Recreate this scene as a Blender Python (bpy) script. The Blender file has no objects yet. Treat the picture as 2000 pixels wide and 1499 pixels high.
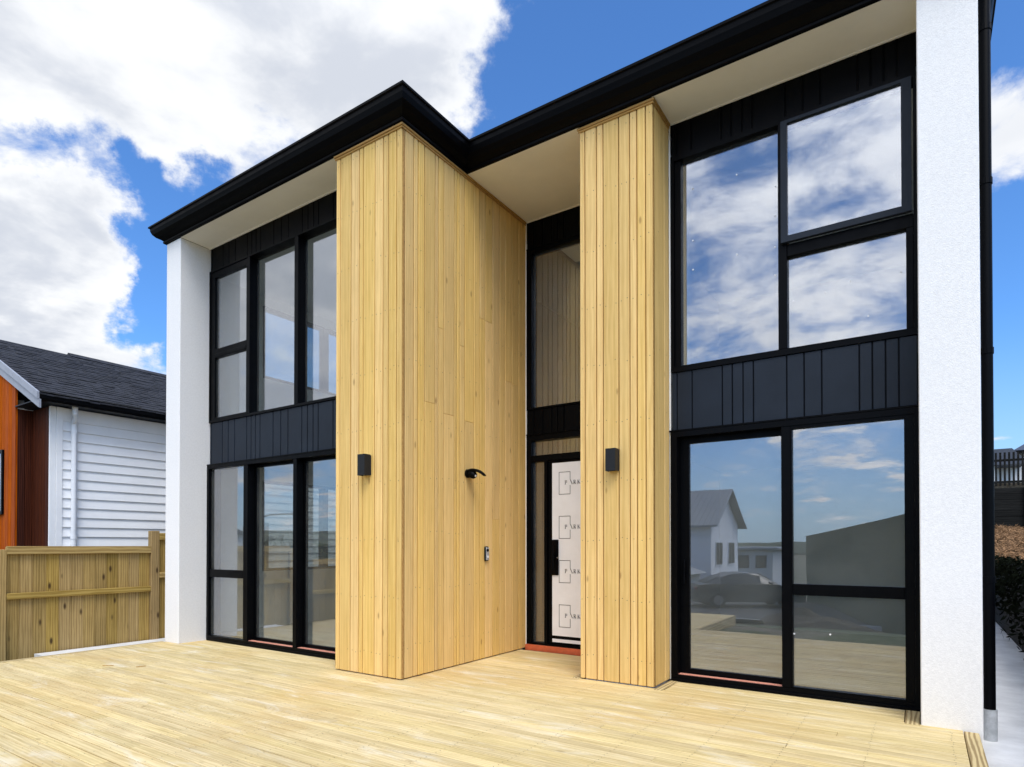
import bpy, bmesh, math, random
from mathutils import Vector, Matrix, noise as mnoise

random.seed(11)
scene = bpy.context.scene
COL = scene.collection
R = math.radians

# ------------------------------------------------------------------ camera
cam_d = bpy.data.cameras.new("camera")
cam = bpy.data.objects.new("camera", cam_d)
COL.objects.link(cam)
cam.location = (0.0, -4.3447, 1.3)
cam.rotation_euler = (R(90 + 0.595), 0, R(33.693))
cam_d.sensor_fit = 'HORIZONTAL'
cam_d.sensor_width = 36.0
cam_d.lens = 1206.13 * 36.0 / 2000.0
cam_d.shift_y = (1052.4 - 749.5) / 2000.0
cam_d.clip_start = 0.05
cam_d.clip_end = 3000
scene.camera = cam

# ------------------------------------------------------------------ light
SUN_EL, SUN_AZ = 60.0, 136.0            # azimuth clockwise from +Y (into the house)
SKY_STRENGTH = 0.09
sun_d = bpy.data.lights.new("sun", 'SUN')
sun_d.energy = 1.5
sun_d.angle = R(30)
sun_d.color = (1.0, 0.955, 0.88)
sun = bpy.data.objects.new("sun", sun_d)
COL.objects.link(sun)
sdir = Vector((math.sin(R(SUN_AZ)) * math.cos(R(SUN_EL)), math.cos(R(SUN_AZ)) * math.cos(R(SUN_EL)), math.sin(R(SUN_EL))))
sun.rotation_euler = sdir.to_track_quat('Z', 'Y').to_euler()
sun.location = (4, -12, 18)

vs = scene.view_settings
vs.view_transform = 'Standard'
vs.look = 'None'
vs.exposure = 0.76
vs.gamma = 1.0
vs.use_curve_mapping = False
scene.render.engine = 'CYCLES'
cy = scene.cycles
cy.max_bounces = 10
cy.diffuse_bounces = 6
cy.glossy_bounces = 5
cy.transmission_bounces = 6
cy.transparent_max_bounces = 16
cy.caustics_reflective = False
cy.caustics_refractive = False
cy.use_denoising = True
cy.sample_clamp_indirect = 6


# ------------------------------------------------------------------ node helpers
class NT:
    def __init__(self, tree):
        self.t = tree
        self.n = tree.nodes
        self.l = tree.links

    def add(self, typ, **kw):
        nd = self.n.new(typ)
        for k, v in kw.items():
            setattr(nd, k, v)
        return nd

    def put(self, sock, v):
        if isinstance(v, bpy.types.NodeSocket):
            self.l.new(v, sock)
        elif v is not None:
            sock.default_value = v

    def math(self, op, a, b=None, c=None, clamp=False):
        nd = self.add('ShaderNodeMath', operation=op, use_clamp=clamp)
        self.put(nd.inputs[0], a)
        if b is not None: self.put(nd.inputs[1], b)
        if c is not None: self.put(nd.inputs[2], c)
        return nd.outputs[0]

    def vmath(self, op, a, b=None):
        nd = self.add('ShaderNodeVectorMath', operation=op)
        self.put(nd.inputs[0], a)
        if b is not None: self.put(nd.inputs[1], b)
        return nd.outputs['Value'] if op in ('DOT_PRODUCT', 'LENGTH') else nd.outputs[0]

    def mix(self, f, a, b, blend='MIX'):
        nd = self.add('ShaderNodeMix', data_type='RGBA', blend_type=blend)
        self.put(nd.inputs[0], f)
        self.put(nd.inputs[6], a if isinstance(a, bpy.types.NodeSocket) else (*a, 1)[:4])
        self.put(nd.inputs[7], b if isinstance(b, bpy.types.NodeSocket) else (*b, 1)[:4])
        return nd.outputs[2]

    def mapr(self, v, a, b, c=0.0, d=1.0, smooth=True):
        nd = self.add('ShaderNodeMapRange', interpolation_type='SMOOTHSTEP' if smooth else 'LINEAR')
        self.put(nd.inputs[0], v)
        for i, x in enumerate((a, b, c, d)):
            self.put(nd.inputs[1 + i], x)
        return nd.outputs[0]

    def noise(self, vec, scale, detail=4, rough=0.55, dist=0.0):
        nd = self.add('ShaderNodeTexNoise')
        if vec is not None: self.put(nd.inputs['Vector'], vec)
        nd.inputs['Scale'].default_value = scale
        nd.inputs['Detail'].default_value = detail
        nd.inputs['Roughness'].default_value = rough
        nd.inputs['Distortion'].default_value = dist
        return nd.outputs['Fac']

    def mapping(self, vec, scale=(1, 1, 1), loc=(0, 0, 0)):
        nd = self.add('ShaderNodeMapping')
        self.put(nd.inputs['Vector'], vec)
        nd.inputs['Scale'].default_value = scale
        nd.inputs['Location'].default_value = loc
        return nd.outputs[0]

    def bump(self, h, strength, dist=0.01):
        nd = self.add('ShaderNodeBump')
        nd.inputs['Strength'].default_value = strength
        nd.inputs['Distance'].default_value = dist
        self.put(nd.inputs['Height'], h)
        return nd.outputs[0]


# ------------------------------------------------------------------ world
world = bpy.data.worlds.new("World")
scene.world = world
world.use_nodes = True
wt = NT(world.node_tree)
wt.n.clear()
out = wt.add('ShaderNodeOutputWorld')
bg = wt.add('ShaderNodeBackground')
wt.l.new(bg.outputs[0], out.inputs[0])
sky = wt.add('ShaderNodeTexSky')
sky.sky_type = 'NISHITA'
sky.sun_disc = False
sky.sun_elevation = R(SUN_EL)
sky.sun_rotation = R(SUN_AZ)
sky.altitude = 30
sky.air_density = 1.0
sky.dust_density = 0.5
sky.ozone_density = 2.0
tc = wt.add('ShaderNodeTexCoord')
D = wt.vmath('NORMALIZE', tc.outputs['Generated'])
warp = wt.add('ShaderNodeTexNoise')
wt.l.new(D, warp.inputs['Vector'])
warp.inputs['Scale'].default_value = 5.5
warp.inputs['Detail'].default_value = 8
warp.inputs['Roughness'].default_value = 0.6
wv_ = wt.vmath('SUBTRACT', warp.outputs['Color'], (0.5, 0.5, 0.5))
wsc = wt.vmath('SCALE', wv_)
wsc.node.inputs['Scale'].default_value = 0.26
DW = wt.vmath('NORMALIZE', wt.vmath('ADD', D, wsc))
sep = wt.add('ShaderNodeSeparateXYZ')
wt.l.new(D, sep.inputs[0])
zc = wt.math('MAXIMUM', sep.outputs['Z'], 0.0)
den = wt.math('ADD', zc, 0.22)
P = wt.add('ShaderNodeCombineXYZ')
wt.l.new(wt.math('DIVIDE', sep.outputs['X'], den), P.inputs[0])
wt.l.new(wt.math('DIVIDE', sep.outputs['Y'], den), P.inputs[1])
wt.l.new(wt.math('MULTIPLY', sep.outputs['Z'], 1.5), P.inputs[2])
P = P.outputs[0]
big = wt.noise(wt.mapping(P, loc=(3.1, 1.7, 0.4)), 1.7, 3, 0.5, 0.2)
fine = wt.noise(wt.mapping(P, loc=(7.3, 2.2, 1.4)), 4.6, 11, 0.64, 0.25)
puffs = wt.noise(wt.mapping(P, scale=(1, 1, 3), loc=(1.3, 9.2, 0.0)), 4.6, 5, 0.5, 0.1)


def azel(az, el):
    return (math.sin(R(az)) * math.cos(R(el)), math.cos(R(az)) * math.cos(R(el)), math.sin(R(el)))


# broad cloud banks (+) and clear lanes (-): azimuth, elevation, radius in degrees, weight
LOBES = [(-58, 42, 15, .75), (-73, 38, 11, .6), (-47, 42.5, 9, .5), (-41.5, 41, 6, .35), (-76, 17.5, 8.5, .7), (-70.5, 21.5, 5, .42), (-68.5, 13.5, 5.5, .55), (-95, 22, 20, .5),
         (-68.0, 28.2, 3.4, -.42), (-74, 27.4, 2.4, -.5), (-62.0, 24.0, 4.2, -.6), (-61.0, 18, 4.0, -.55), (-63.5, 32.5, 6, .5), (-20, 42, 15, -.6),
         (6.5, 26.5, 4.5, .55), (5.6, 15.5, 1.6, .3), (4, 36, 5, -.2), (7, 13, 8, -.45), (8, 20, 3.5, -.2),
         (-172, 34, 26, .27), (-126, 30, 22, .95), (150, 40, 25, .4), (60, 35, 22, .25), (-165, 7, 12, -.12)]
bias = None
for az, el, rad, w in LOBES:
    d = wt.vmath('DOT_PRODUCT', DW, azel(az, el))
    v = wt.math('MULTIPLY', wt.mapr(d, math.cos(R(rad * 1.35)), math.cos(R(rad * 0.35))), w)
    bias = v if bias is None else wt.math('ADD', bias, v)
n1 = wt.math('MULTIPLY', wt.math('SUBTRACT', big, 0.5), 0.9)
n2 = wt.math('MULTIPLY', wt.math('SUBTRACT', fine, 0.5), 2.0)
lowpuff = wt.math('MULTIPLY', wt.mapr(puffs, 0.56, 0.72), wt.mapr(sep.outputs['Z'], 0.36, 0.12, 0.0, 0.6))
dens = wt.math('ADD', wt.math('ADD', bias, n1), n2)
dens = wt.math('ADD', dens, lowpuff)
cov = wt.math('POWER', wt.mapr(dens, -0.04, 0.62), 1.15)
# thick middles of the clouds go grey, thin edges stay bright
thick = wt.mapr(wt.math('ADD', bias, n1), 0.35, 1.0)
shade = wt.noise(wt.mapping(P, loc=(5.3, 4.7, 2.4)), 3.4, 6, 0.55, 0.2)
grey = wt.math('MULTIPLY', wt.mapr(shade, 0.39, 0.61), wt.mapr(thick, 0.0, 1.0, 0.35, 1.0))
cloud = wt.mix(grey, (0.60, 0.610, 0.625), (0.405, 0.430, 0.480))
# clouds scatter forward: the ones towards the sun are brighter
toward = wt.mapr(wt.vmath('DOT_PRODUCT', D, tuple(sdir)), 0.1, 1.0, 1.0, 3.1)
cs = wt.vmath('SCALE', cloud)
wt.put(cs.node.inputs['Scale'], toward)
cloud = cs
skyc = wt.vmath('SCALE', sky.outputs[0])
skyc.node.inputs['Scale'].default_value = SKY_STRENGTH
skyt = wt.mix(1.0, skyc, (0.62, 1.04, 1.50), 'MULTIPLY')
# pale air near the horizon
hz = wt.mapr(sep.outputs['Z'], -0.02, 0.30, 0.70, 0.0)
hc = wt.add('ShaderNodeVectorMath', operation='SCALE')
hc.inputs[0].default_value = (0.33, 0.42, 0.53)
wt.put(hc.inputs['Scale'], wt.mapr(wt.vmath('DOT_PRODUCT', D, tuple(sdir)), 0.0, 1.0, 0.92, 2.4))
skyt = wt.mix(hz, skyt, hc.outputs[0])
fin = wt.mix(cov, skyt, cloud)
wt.l.new(fin, bg.inputs['Color'])
bg.inputs['Strength'].default_value = 1.0

# ------------------------------------------------------------------ materials
MATS = {}


def new_mat(name):
    m = bpy.data.materials.new(name)
    m.use_nodes = True
    t = NT(m.node_tree)
    b = t.n.get('Principled BSDF')
    MATS[name] = m
    return m, t, b


def plain(name, c, rough=0.5, var=0.0, vscale=6.0, bump=0.0, bscale=40, metal=0.0, bdist=0.01, spec=None, rvar=0.0):
    m, t, b = new_mat(name)
    b.inputs['Roughness'].default_value = rough
    b.inputs['Metallic'].default_value = metal
    if spec is not None:
        b.inputs['Specular IOR Level'].default_value = spec
    g = t.add('ShaderNodeNewGeometry').outputs['Position']
    if var:
        n = t.noise(g, vscale, 6, 0.6)
        lo = tuple(x * (1 - var) for x in c)
        hi = tuple(min(1, x * (1 + var)) for x in c)
        t.l.new(t.mix(t.mapr(n, 0.3, 0.7), lo, hi), b.inputs['Base Color'])
    else:
        b.inputs['Base Color'].default_value = (*c, 1)
    if rvar:
        t.l.new(t.mapr(t.noise(g, 9, 5), .3, .7, rough - rvar, rough + rvar), b.inputs['Roughness'])
    if bump:
        t.l.new(t.bump(t.noise(g, bscale, 5, 0.6), bump, bdist), b.inputs['Normal'])
    return m


def wood(name, dark, light, axis, rough=0.6, rand=0.25, knot=0.5, knotc=(0.10, 0.045, 0.015), stain=None, stainf=0.4, ring=0.3, bump=0.25,
         across=26.0, along=1.1, blot=0.25, bleach=None, kth=0.50, kr=0.13, spec=0.10):
    m, t, b = new_mat(name)
    o = t.add('ShaderNodeTexCoord').outputs['Object']
    oi = t.add('ShaderNodeObjectInfo').outputs['Random']
    off = t.add('ShaderNodeCombineXYZ')
    for i, k in enumerate((37.0, 61.0, 23.0)):
        t.l.new(t.math('MULTIPLY', oi, k), off.inputs[i])
    v = t.vmath('ADD', o, off.outputs[0])
    sc = [across] * 3
    sc['XYZ'.index(axis)] = along
    g1 = t.noise(t.mapping(v, tuple(sc)), 1.0, 7, 0.62, 0.6)
    sc2 = [across * 4.5] * 3
    sc2['XYZ'.index(axis)] = along * 2.4
    g2 = t.noise(t.mapping(v, tuple(sc2)), 1.0, 4, 0.6)
    sc3 = [5.0] * 3
    sc3['XYZ'.index(axis)] = 0.45
    wv = t.add('ShaderNodeTexWave')
    wv.wave_type = 'RINGS'
    wv.rings_direction = axis
    wv.inputs['Scale'].default_value = 2.6
    wv.inputs['Distortion'].default_value = 5.0
    wv.inputs['Detail'].default_value = 3.0
    wv.inputs['Detail Scale'].default_value = 1.6
    t.l.new(t.mapping(v, tuple(sc3)), wv.inputs['Vector'])
    gr = t.math('ADD', t.math('MULTIPLY', g1, 0.6), t.math('MULTIPLY', g2, 0.4))
    gr = t.math('ADD', t.math('MULTIPLY', gr, 1.0 - ring), t.math('MULTIPLY', wv.outputs['Fac'], ring))
    c = t.mix(t.mapr(gr, 0.28, 0.72), dark, light)
    lowf = t.noise(t.mapping(v, (2.5, 2.5, 2.5)), 1.0, 4, 0.6)
    hsv = t.add('ShaderNodeHueSaturation')
    rr = t.math('FRACT', t.math('MULTIPLY', oi, 17.31))
    val = t.math('ADD', t.math('MULTIPLY', t.math('SUBTRACT', oi, 0.5), rand), 1.0)
    val = t.math('ADD', val, t.math('MULTIPLY', t.math('SUBTRACT', lowf, 0.5), blot))
    t.l.new(val, hsv.inputs['Value'])
    t.l.new(t.math('ADD', t.math('MULTIPLY', t.math('SUBTRACT', rr, 0.5), rand * 0.55), 1.0), hsv.inputs['Saturation'])
    t.l.new(t.math('ADD', t.math('MULTIPLY', t.math('SUBTRACT', rr, 0.5), rand * 0.018), 0.5), hsv.inputs['Hue'])
    t.l.new(c, hsv.inputs['Color'])
    c = hsv.outputs[0]
    wp = t.add('ShaderNodeNewGeometry').outputs['Position']
    if stain:
        s = t.noise(wp, 0.55, 5, 0.6, 0.4)
        c = t.mix(t.math('MULTIPLY', t.mapr(s, 0.45, 0.7), stainf), c, stain, 'MIX')
    if bleach:
        s = t.noise(t.mapping(wp, (1.2, 5.0, 5.0)), 1.0, 6, 0.65, 0.5)
        c = t.mix(t.math('MULTIPLY', t.mapr(s, 0.52, 0.75), 0.75), c, bleach, 'MIX')
    if knot:
        vo = t.add('ShaderNodeTexVoronoi')
        sk = [7.0] * 3
        sk['XYZ'.index(axis)] = 2.6
        t.l.new(t.mapping(v, tuple(sk)), vo.inputs['Vector'])
        vo.inputs['Scale'].default_value = 1.0
        sx = t.add('ShaderNodeSeparateColor')
        t.l.new(vo.outputs['Color'], sx.inputs[0])
        k = t.math('MULTIPLY', t.mapr(vo.outputs['Distance'], kr, kr * .3), t.mapr(sx.outputs[0], kth, kth + .04))
        c = t.mix(t.math('MULTIPLY', k, knot), c, knotc)
    t.l.new(c, b.inputs['Base Color'])
    b.inputs['Roughness'].default_value = rough
    b.inputs['Specular IOR Level'].default_value = spec
    t.l.new(t.bump(gr, bump, 0.004), b.inputs['Normal'])
    return m


wood('pine_cladding', (0.65, 0.415, 0.135), (0.83, 0.575, 0.225), 'Z', rough=0.62, rand=0.19, knot=0.6, kth=0.35, knotc=(0.26, 0.13, 0.04), ring=0.12, bump=0.12, blot=0.18)
wood('pine_trim_groove_shade', (0.34, 0.185, 0.055), (0.50, 0.30, 0.10), 'X', rough=0.6, rand=0.1, knot=0, ring=0.1)  # brown trim; as groove backing, the groove's shade is put into its colour
wood('deck_timber', (0.47, 0.355, 0.16), (0.765, 0.625, 0.34), 'X', rough=0.68, rand=0.17, knot=0.45, knotc=(0.24, 0.15, 0.06), ring=0.10, bump=0.2, across=13,
     stain=(0.56, 0.37, 0.135), stainf=0.5, bleach=(0.76, 0.70, 0.55), blot=0.3)
wood('deck_trim_timber', (0.30, 0.215, 0.10), (0.58, 0.46, 0.24), 'Y', rough=0.7, rand=0.1, knot=0.2, ring=0.55, bump=0.35)
wood('fence_timber', (0.23, 0.150, 0.050), (0.40, 0.275, 0.105), 'Z', rough=0.75, rand=0.36, knot=0.95, knotc=(0.055, 0.03, 0.015), ring=0.22, bump=0.3, blot=0.5, kth=0.12, kr=0.17)
wood('fence_rail_timber', (0.29, 0.19, 0.055), (0.48, 0.335, 0.115), 'Y', rough=0.75, rand=0.2, knot=0.95, knotc=(0.055, 0.03, 0.015), ring=0.3, bump=0.3)
wood('orange_stained_cedar', (0.25, 0.042, 0.004), (0.47, 0.100, 0.005), 'Z', rough=0.7, spec=0.02, rand=0.3, knot=0.0, ring=0.3, bump=0.2)
wood('dark_brown_cedar', (0.030, 0.007, 0.003), (0.075, 0.018, 0.007), 'Z', rough=0.6, rand=0.3, knot=0.0, ring=0.25, bump=0.2)  # much darker than the orange cedar round the corner
wood('dark_green_timber', (0.075, 0.090, 0.060), (0.125, 0.140, 0.095), 'Z', rough=0.8, rand=0.3, knot=0.3, knotc=(0.01, 0.01, 0.01), ring=0.2)
wood('black_timber', (0.006, 0.006, 0.006), (0.018, 0.018, 0.017), 'X', rough=0.8, rand=0.4, knot=0.0, ring=0.2)

plain('white_plaster', (0.83, 0.82, 0.81), 0.85, 0.04, 55, 0.40, 130, bdist=0.006)
plain('soffit_paint', (0.88, 0.88, 0.86), 0.7, 0.03, 2.0)
plain('black_aluminium', (0.0016, 0.0018, 0.0025), 0.40, rvar=0.06, spec=0.07)
plain('black_gutter_steel', (0.0015, 0.0016, 0.0022), 0.42, rvar=0.06, spec=0.06)
plain('dark_panel_paint', (0.0115, 0.0168, 0.0265), 0.5, 0.12, 3.0, 0.05, 60, spec=0.2)
plain('lamp_black', (0.012, 0.013, 0.015), 0.5, spec=0.25)
plain('interior_wall_paint', (0.80, 0.80, 0.78), 0.8, 0.02)
plain('interior_ceiling_paint', (0.72, 0.72, 0.71), 0.8)
plain('interior_floor_concrete', (0.42, 0.41, 0.38), 0.5, 0.15, 3.0)
plain('white_weatherboard_paint', (0.86, 0.86, 0.86), 0.55, 0.03, 3.0)
plain('white_pvc', (0.76, 0.77, 0.79), 0.35)
plain('grey_pvc', (0.42, 0.44, 0.46), 0.5, 0.18, 18)
plain('barge_grey_paint', (0.30, 0.32, 0.37), 0.5, 0.05)
plain('concrete', (0.66, 0.665, 0.67), 0.85, 0.14, 2.6, 0.3, 60)
plain('white_concrete', (0.66, 0.66, 0.65), 0.85, 0.1, 4.0, 0.2, 60)
plain('driveway_concrete', (0.30, 0.30, 0.285), 0.85, 0.15, 1.2, 0.2, 40)
plain('asphalt', (0.055, 0.056, 0.058), 0.9, 0.25, 3.0, 0.4, 120)
plain('orange_tape', (0.62, 0.13, 0.05), 0.42, 0.12, 14)
plain('orange_tape_sheen', (0.78, 0.34, 0.24), 0.35, 0.1, 14)  # the orange tape again, with its pale sheen put into the colour
plain('white_film', (0.88, 0.89, 0.91), 0.35, 0.03, 5, 0.35, 4, bdist=0.03)
plain('grey_print', (0.10, 0.105, 0.11), 0.5)
plain('disc_white', (0.85, 0.86, 0.88), 0.4)
plain('frosted_lens', (0.75, 0.73, 0.68), 0.3)
plain('chrome', (0.55, 0.56, 0.57), 0.25, metal=0.9)
plain('shingle', (0.016, 0.0175, 0.024), 0.9, 0.6, 9.0, 0.4, 200)
plain('soil', (0.055, 0.042, 0.028), 0.95, 0.4, 5.0, 0.6, 30)
plain('far_roof', (0.05, 0.06, 0.085), 0.6, 0.1)
plain('ribbed_roof', (0.30, 0.32, 0.33), 0.45, 0.05)
plain('render_cream', (0.62, 0.62, 0.60), 0.8, 0.05)
plain('dark_window', (0.02, 0.025, 0.03), 0.08)
plain('car_paint', (0.05, 0.053, 0.056), 0.3)
plain('rubber', (0.012, 0.012, 0.012), 0.8)
plain('alloy', (0.45, 0.46, 0.47), 0.35, metal=0.8)
plain('red_lens', (0.35, 0.01, 0.01), 0.2)
plain('galvanised', (0.28, 0.29, 0.30), 0.5, metal=0.5)
plain('hill_green', (0.045, 0.060, 0.030), 0.95, 0.45, 0.05, 0.0)
plain('dark_leaf', (0.006, 0.008, 0.004), 0.9, 0.5, 12, spec=0.05)
plain('dry_leaf', (0.27, 0.155, 0.08), 0.9, 0.7, 9, spec=0.1)
plain('screw_steel', (0.10, 0.075, 0.045), 0.6)


def ground_mat():
    m, t, b = new_mat('ground_dirt_grass')
    g = t.add('ShaderNodeNewGeometry').outputs['Position']
    a = t.noise(g, 0.35, 7, 0.65, 0.3)
    f = t.noise(g, 9.0, 5, 0.7)
    grass = t.mix(t.mapr(f, 0.3, 0.7), (0.035, 0.055, 0.018), (0.085, 0.10, 0.035))
    dirt = t.mix(t.mapr(f, 0.3, 0.7), (0.10, 0.082, 0.055), (0.22, 0.19, 0.145))
    t.l.new(t.mix(t.mapr(a, 0.42, 0.56), grass, dirt), b.inputs['Base Color'])
    b.inputs['Roughness'].default_value = 0.95
    t.l.new(t.bump(f, 0.5, 0.05), b.inputs['Normal'])


ground_mat()


def glass_mat(name, f0=0.215, tint=(0.90, 0.93, 0.915), refl=(0.92, 0.925, 1.0)):
    m, t, b = new_mat(name)
    t.n.remove(b)
    o = t.n.get('Material Output')
    tr = t.add('ShaderNodeBsdfTransparent')
    tr.inputs[0].default_value = (*tint, 1)
    gl = t.add('ShaderNodeBsdfGlossy')
    gl.inputs['Color'].default_value = (*refl, 1)
    gl.inputs['Roughness'].default_value = 0.0
    g = t.add('ShaderNodeNewGeometry').outputs['Position']
    t.l.new(t.bump(t.noise(g, 1.4, 2, 0.4), 0.010, 0.05), gl.inputs['Normal'])
    lw = t.add('ShaderNodeLayerWeight')
    lw.inputs['Blend'].default_value = 0.5
    sch = t.math('MULTIPLY_ADD', t.math('POWER', lw.outputs['Facing'], 5.0), 1 - f0, f0)
    mx = t.add('ShaderNodeMixShader')
    t.l.new(sch, mx.inputs[0])
    t.l.new(tr.outputs[0], mx.inputs[1])
    t.l.new(gl.outputs[0], mx.inputs[2])
    # uneven pale diffuse layer, mixed in to paint a light veil over the panes
    df = t.add('ShaderNodeBsdfDiffuse')
    df.inputs['Color'].default_value = (0.74, 0.76, 0.74, 1)
    m2 = t.add('ShaderNodeMixShader')
    t.l.new(t.mapr(t.noise(g, 2.2, 5, 0.6), 0.3, 0.7, 0.022, 0.045), m2.inputs[0])
    t.l.new(mx.outputs[0], m2.inputs[1])
    t.l.new(df.outputs[0], m2.inputs[2])
    t.l.new(m2.outputs[0], o.inputs[0])


glass_mat('window_glass')


# ------------------------------------------------------------------ mesh helpers
def M(n):
    return MATS[n]


def wloc(o):
    v = Vector((0, 0, 0))
    while o is not None:
        v = v + o.location
        o = o.parent
    return v


def tag(o, label=None, cat=None, group=None, kind=None):
    if label: o['label'] = label
    if cat: o['category'] = cat
    if group: o['group'] = group
    if kind: o['kind'] = kind
    return o


def thing(name, loc, label, cat, group=None):
    o = bpy.data.objects.new(name, None)
    o.empty_display_size = 0.2
    COL.objects.link(o)
    o.location = loc
    return tag(o, label, cat, group)


def link(name, me, center, parent):
    o = bpy.data.objects.new(name, me)
    COL.objects.link(o)
    if parent is not None:
        o.parent = parent
        o.location = Vector(center) - wloc(parent)
    else:
        o.location = center
    return o


_cache = {}


def box(name, x0, x1, y0, y1, z0, z1, mat, parent=None, bev=0.0):
    """one box as its own object; alike boxes share mesh data"""
    dx, dy, dz = x1 - x0, y1 - y0, z1 - z0
    key = (round(dx, 4), round(dy, 4), round(dz, 4), mat, round(bev, 4))
    me = _cache.get(key)
    if me is None:
        bm = bmesh.new()
        bmesh.ops.create_cube(bm, size=1.0)
        for v in bm.verts:
            v.co = Vector((v.co.x * dx, v.co.y * dy, v.co.z * dz))
        if bev > 0:
            bmesh.ops.bevel(bm, geom=list(bm.edges), offset=min(bev, 0.45 * min(dx, dy, dz)), segments=1, affect='EDGES', profile=0.5)
        me = bpy.data.meshes.new(name)
        bm.to_mesh(me)
        bm.free()
        me.materials.append(M(mat))
        _cache[key] = me
    return link(name, me, ((x0 + x1) / 2, (y0 + y1) / 2, (z0 + z1) / 2), parent)


class MB:
    def __init__(self):
        self.v, self.f = [], []

    def box(self, x0, x1, y0, y1, z0, z1):
        n = len(self.v)
        self.v += [(x, y, z) for x in (x0, x1) for y in (y0, y1) for z in (z0, z1)]
        self.f += [tuple(n + i for i in q) for q in ((0, 1, 3, 2), (4, 6, 7, 5), (0, 4, 5, 1), (2, 3, 7, 6), (0, 2, 6, 4), (1, 5, 7, 3))]
        return self

    def poly(self, pts):
        n = len(self.v)
        self.v += [tuple(p) for p in pts]
        self.f.append(tuple(range(n, n + len(pts))))
        return self

    def prism(self, pts, d):
        """polygon pts extruded by vector d"""
        n = len(self.v)
        k = len(pts)
        d = Vector(d)
        self.v += [tuple(p) for p in pts] + [tuple(Vector(p) + d) for p in pts]
        self.f.append(tuple(range(n + k - 1, n - 1, -1)))
        self.f.append(tuple(range(n + k, n + 2 * k)))
        for i in range(k):
            j = (i + 1) % k
            self.f.append((n + i, n + j, n + k + j, n + k + i))
        return self

    def tube(self, pts, r, seg=12, cap=True, flat=1.0):
        pts = [Vector(p) for p in pts]
        rr = r if isinstance(r, (list, tuple)) else [r] * len(pts)
        n = len(self.v)
        for i, p in enumerate(pts):
            a = pts[max(0, i - 1)]
            b = pts[min(len(pts) - 1, i + 1)]
            t = (b - a).normalized()
            up = Vector((0, 0, 1)) if abs(t.z) < 0.9 else Vector((0, 1, 0))
            s = t.cross(up).normalized()
            u = s.cross(t)
            for k in range(seg):
                an = 2 * math.pi * k / seg
                self.v.append(tuple(p + s * math.cos(an) * rr[i] + u * math.sin(an) * rr[i] * flat))
        for i in range(len(pts) - 1):
            for k in range(seg):
                a, b = n + i * seg + k, n + i * seg + (k + 1) % seg
                self.f.append((a, b, b + seg, a + seg))
        if cap:
            self.f.append(tuple(n + k for k in range(seg - 1, -1, -1)))
            e = n + (len(pts) - 1) * seg
            self.f.append(tuple(e + k for k in range(seg)))
        return self

    def loft(self, rings, closed=True, cap=True):
        n = len(self.v)
        k = len(rings[0])
        for r in rings:
            self.v += [tuple(p) for p in r]
        for i in range(len(rings) - 1):
            for j in range(k if closed else k - 1):
                a, b = n + i * k + j, n + i * k + (j + 1) % k
                self.f.append((a, b, b + k, a + k))
        if cap and closed:
            self.f.append(tuple(n + j for j in range(k - 1, -1, -1)))
            e = n + (len(rings) - 1) * k
            self.f.append(tuple(e + j for j in range(k)))
        return self

    def build(self, name, mat, parent=None, smooth=False, bev=0.0, fix=True):
        me = bpy.data.meshes.new(name)
        xs = [Vector(p) for p in self.v]
        lo = Vector([min(p[i] for p in xs) for i in range(3)])
        hi = Vector([max(p[i] for p in xs) for i in range(3)])
        c = (lo + hi) / 2
        me.from_pydata([tuple(p - c) for p in xs], [], self.f)
        if fix or bev:
            bm = bmesh.new()
            bm.from_mesh(me)
            bmesh.ops.recalc_face_normals(bm, faces=bm.faces)
            if bev:
                bmesh.ops.bevel(bm, geom=list(bm.edges), offset=bev, segments=1, affect='EDGES', profile=0.5)
            bm.to_mesh(me)
            bm.free()
        me.materials.append(M(mat))
        if smooth:
            me.polygons.foreach_set('use_smooth', [True] * len(me.polygons))
            try:
                me.set_sharp_from_angle(angle=R(40))
            except Exception:
                pass
        me.update()
        return link(name, me, c, parent)


# ------------------------------------------------------------------ measured dimensions (metres)
H = 5.383
XCL, XCR = -8.531, -8.185          # left plaster column
XBL, XBR = -5.118, -4.176          # timber bay
XPL, XPR = -2.788, -2.040          # timber pier
XQL, XQR = -0.024, 0.336           # right plaster pillar
YL, YP, YW, YE = 0.408, 1.030, 1.473, 2.241
DEPTH = 9.6


# ------------------------------------------------------------------ terrain
def sstep(a, b, x):
    t = max(0.0, min(1.0, (x - a) / (b - a)))
    return t * t * (3 - 2 * t)


def ground_z(x, y):
    z = -0.16
    z -= 1.15 * sstep(-3.5, -13.5, y)
    z -= 1.6 * sstep(-22, -42, y) + 2.6 * sstep(-45, -110, y)
    z -= 1.0 * sstep(-9, -40, x) * sstep(-2, -20, y)
    z -= 0.22 * sstep(-9.3, -10.5, x)
    z += 1.24 * (1.0 if x > 1.15 else 0.0) * sstep(-5.0, -1.0, y)
    z += 0.55 * (1.0 if x > 1.15 else 0.0) * sstep(9, 23, y) + (1.9 if y > 24.0 else 0.0) * sstep(-12, 0, x)
    d = math.hypot(x, y)
    z += 9 * sstep(120, 420, d) * (0.6 + 0.4 * math.sin(math.atan2(y, x) * 5 + 1.0))
    return z


def grid_lines(fix, far):
    s = set(fix)
    for k in range(-30, 31):
        s.add(k * 1.5)
    for k in far:
        s.add(k)
        s.add(-k)
    return sorted(s)


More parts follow.
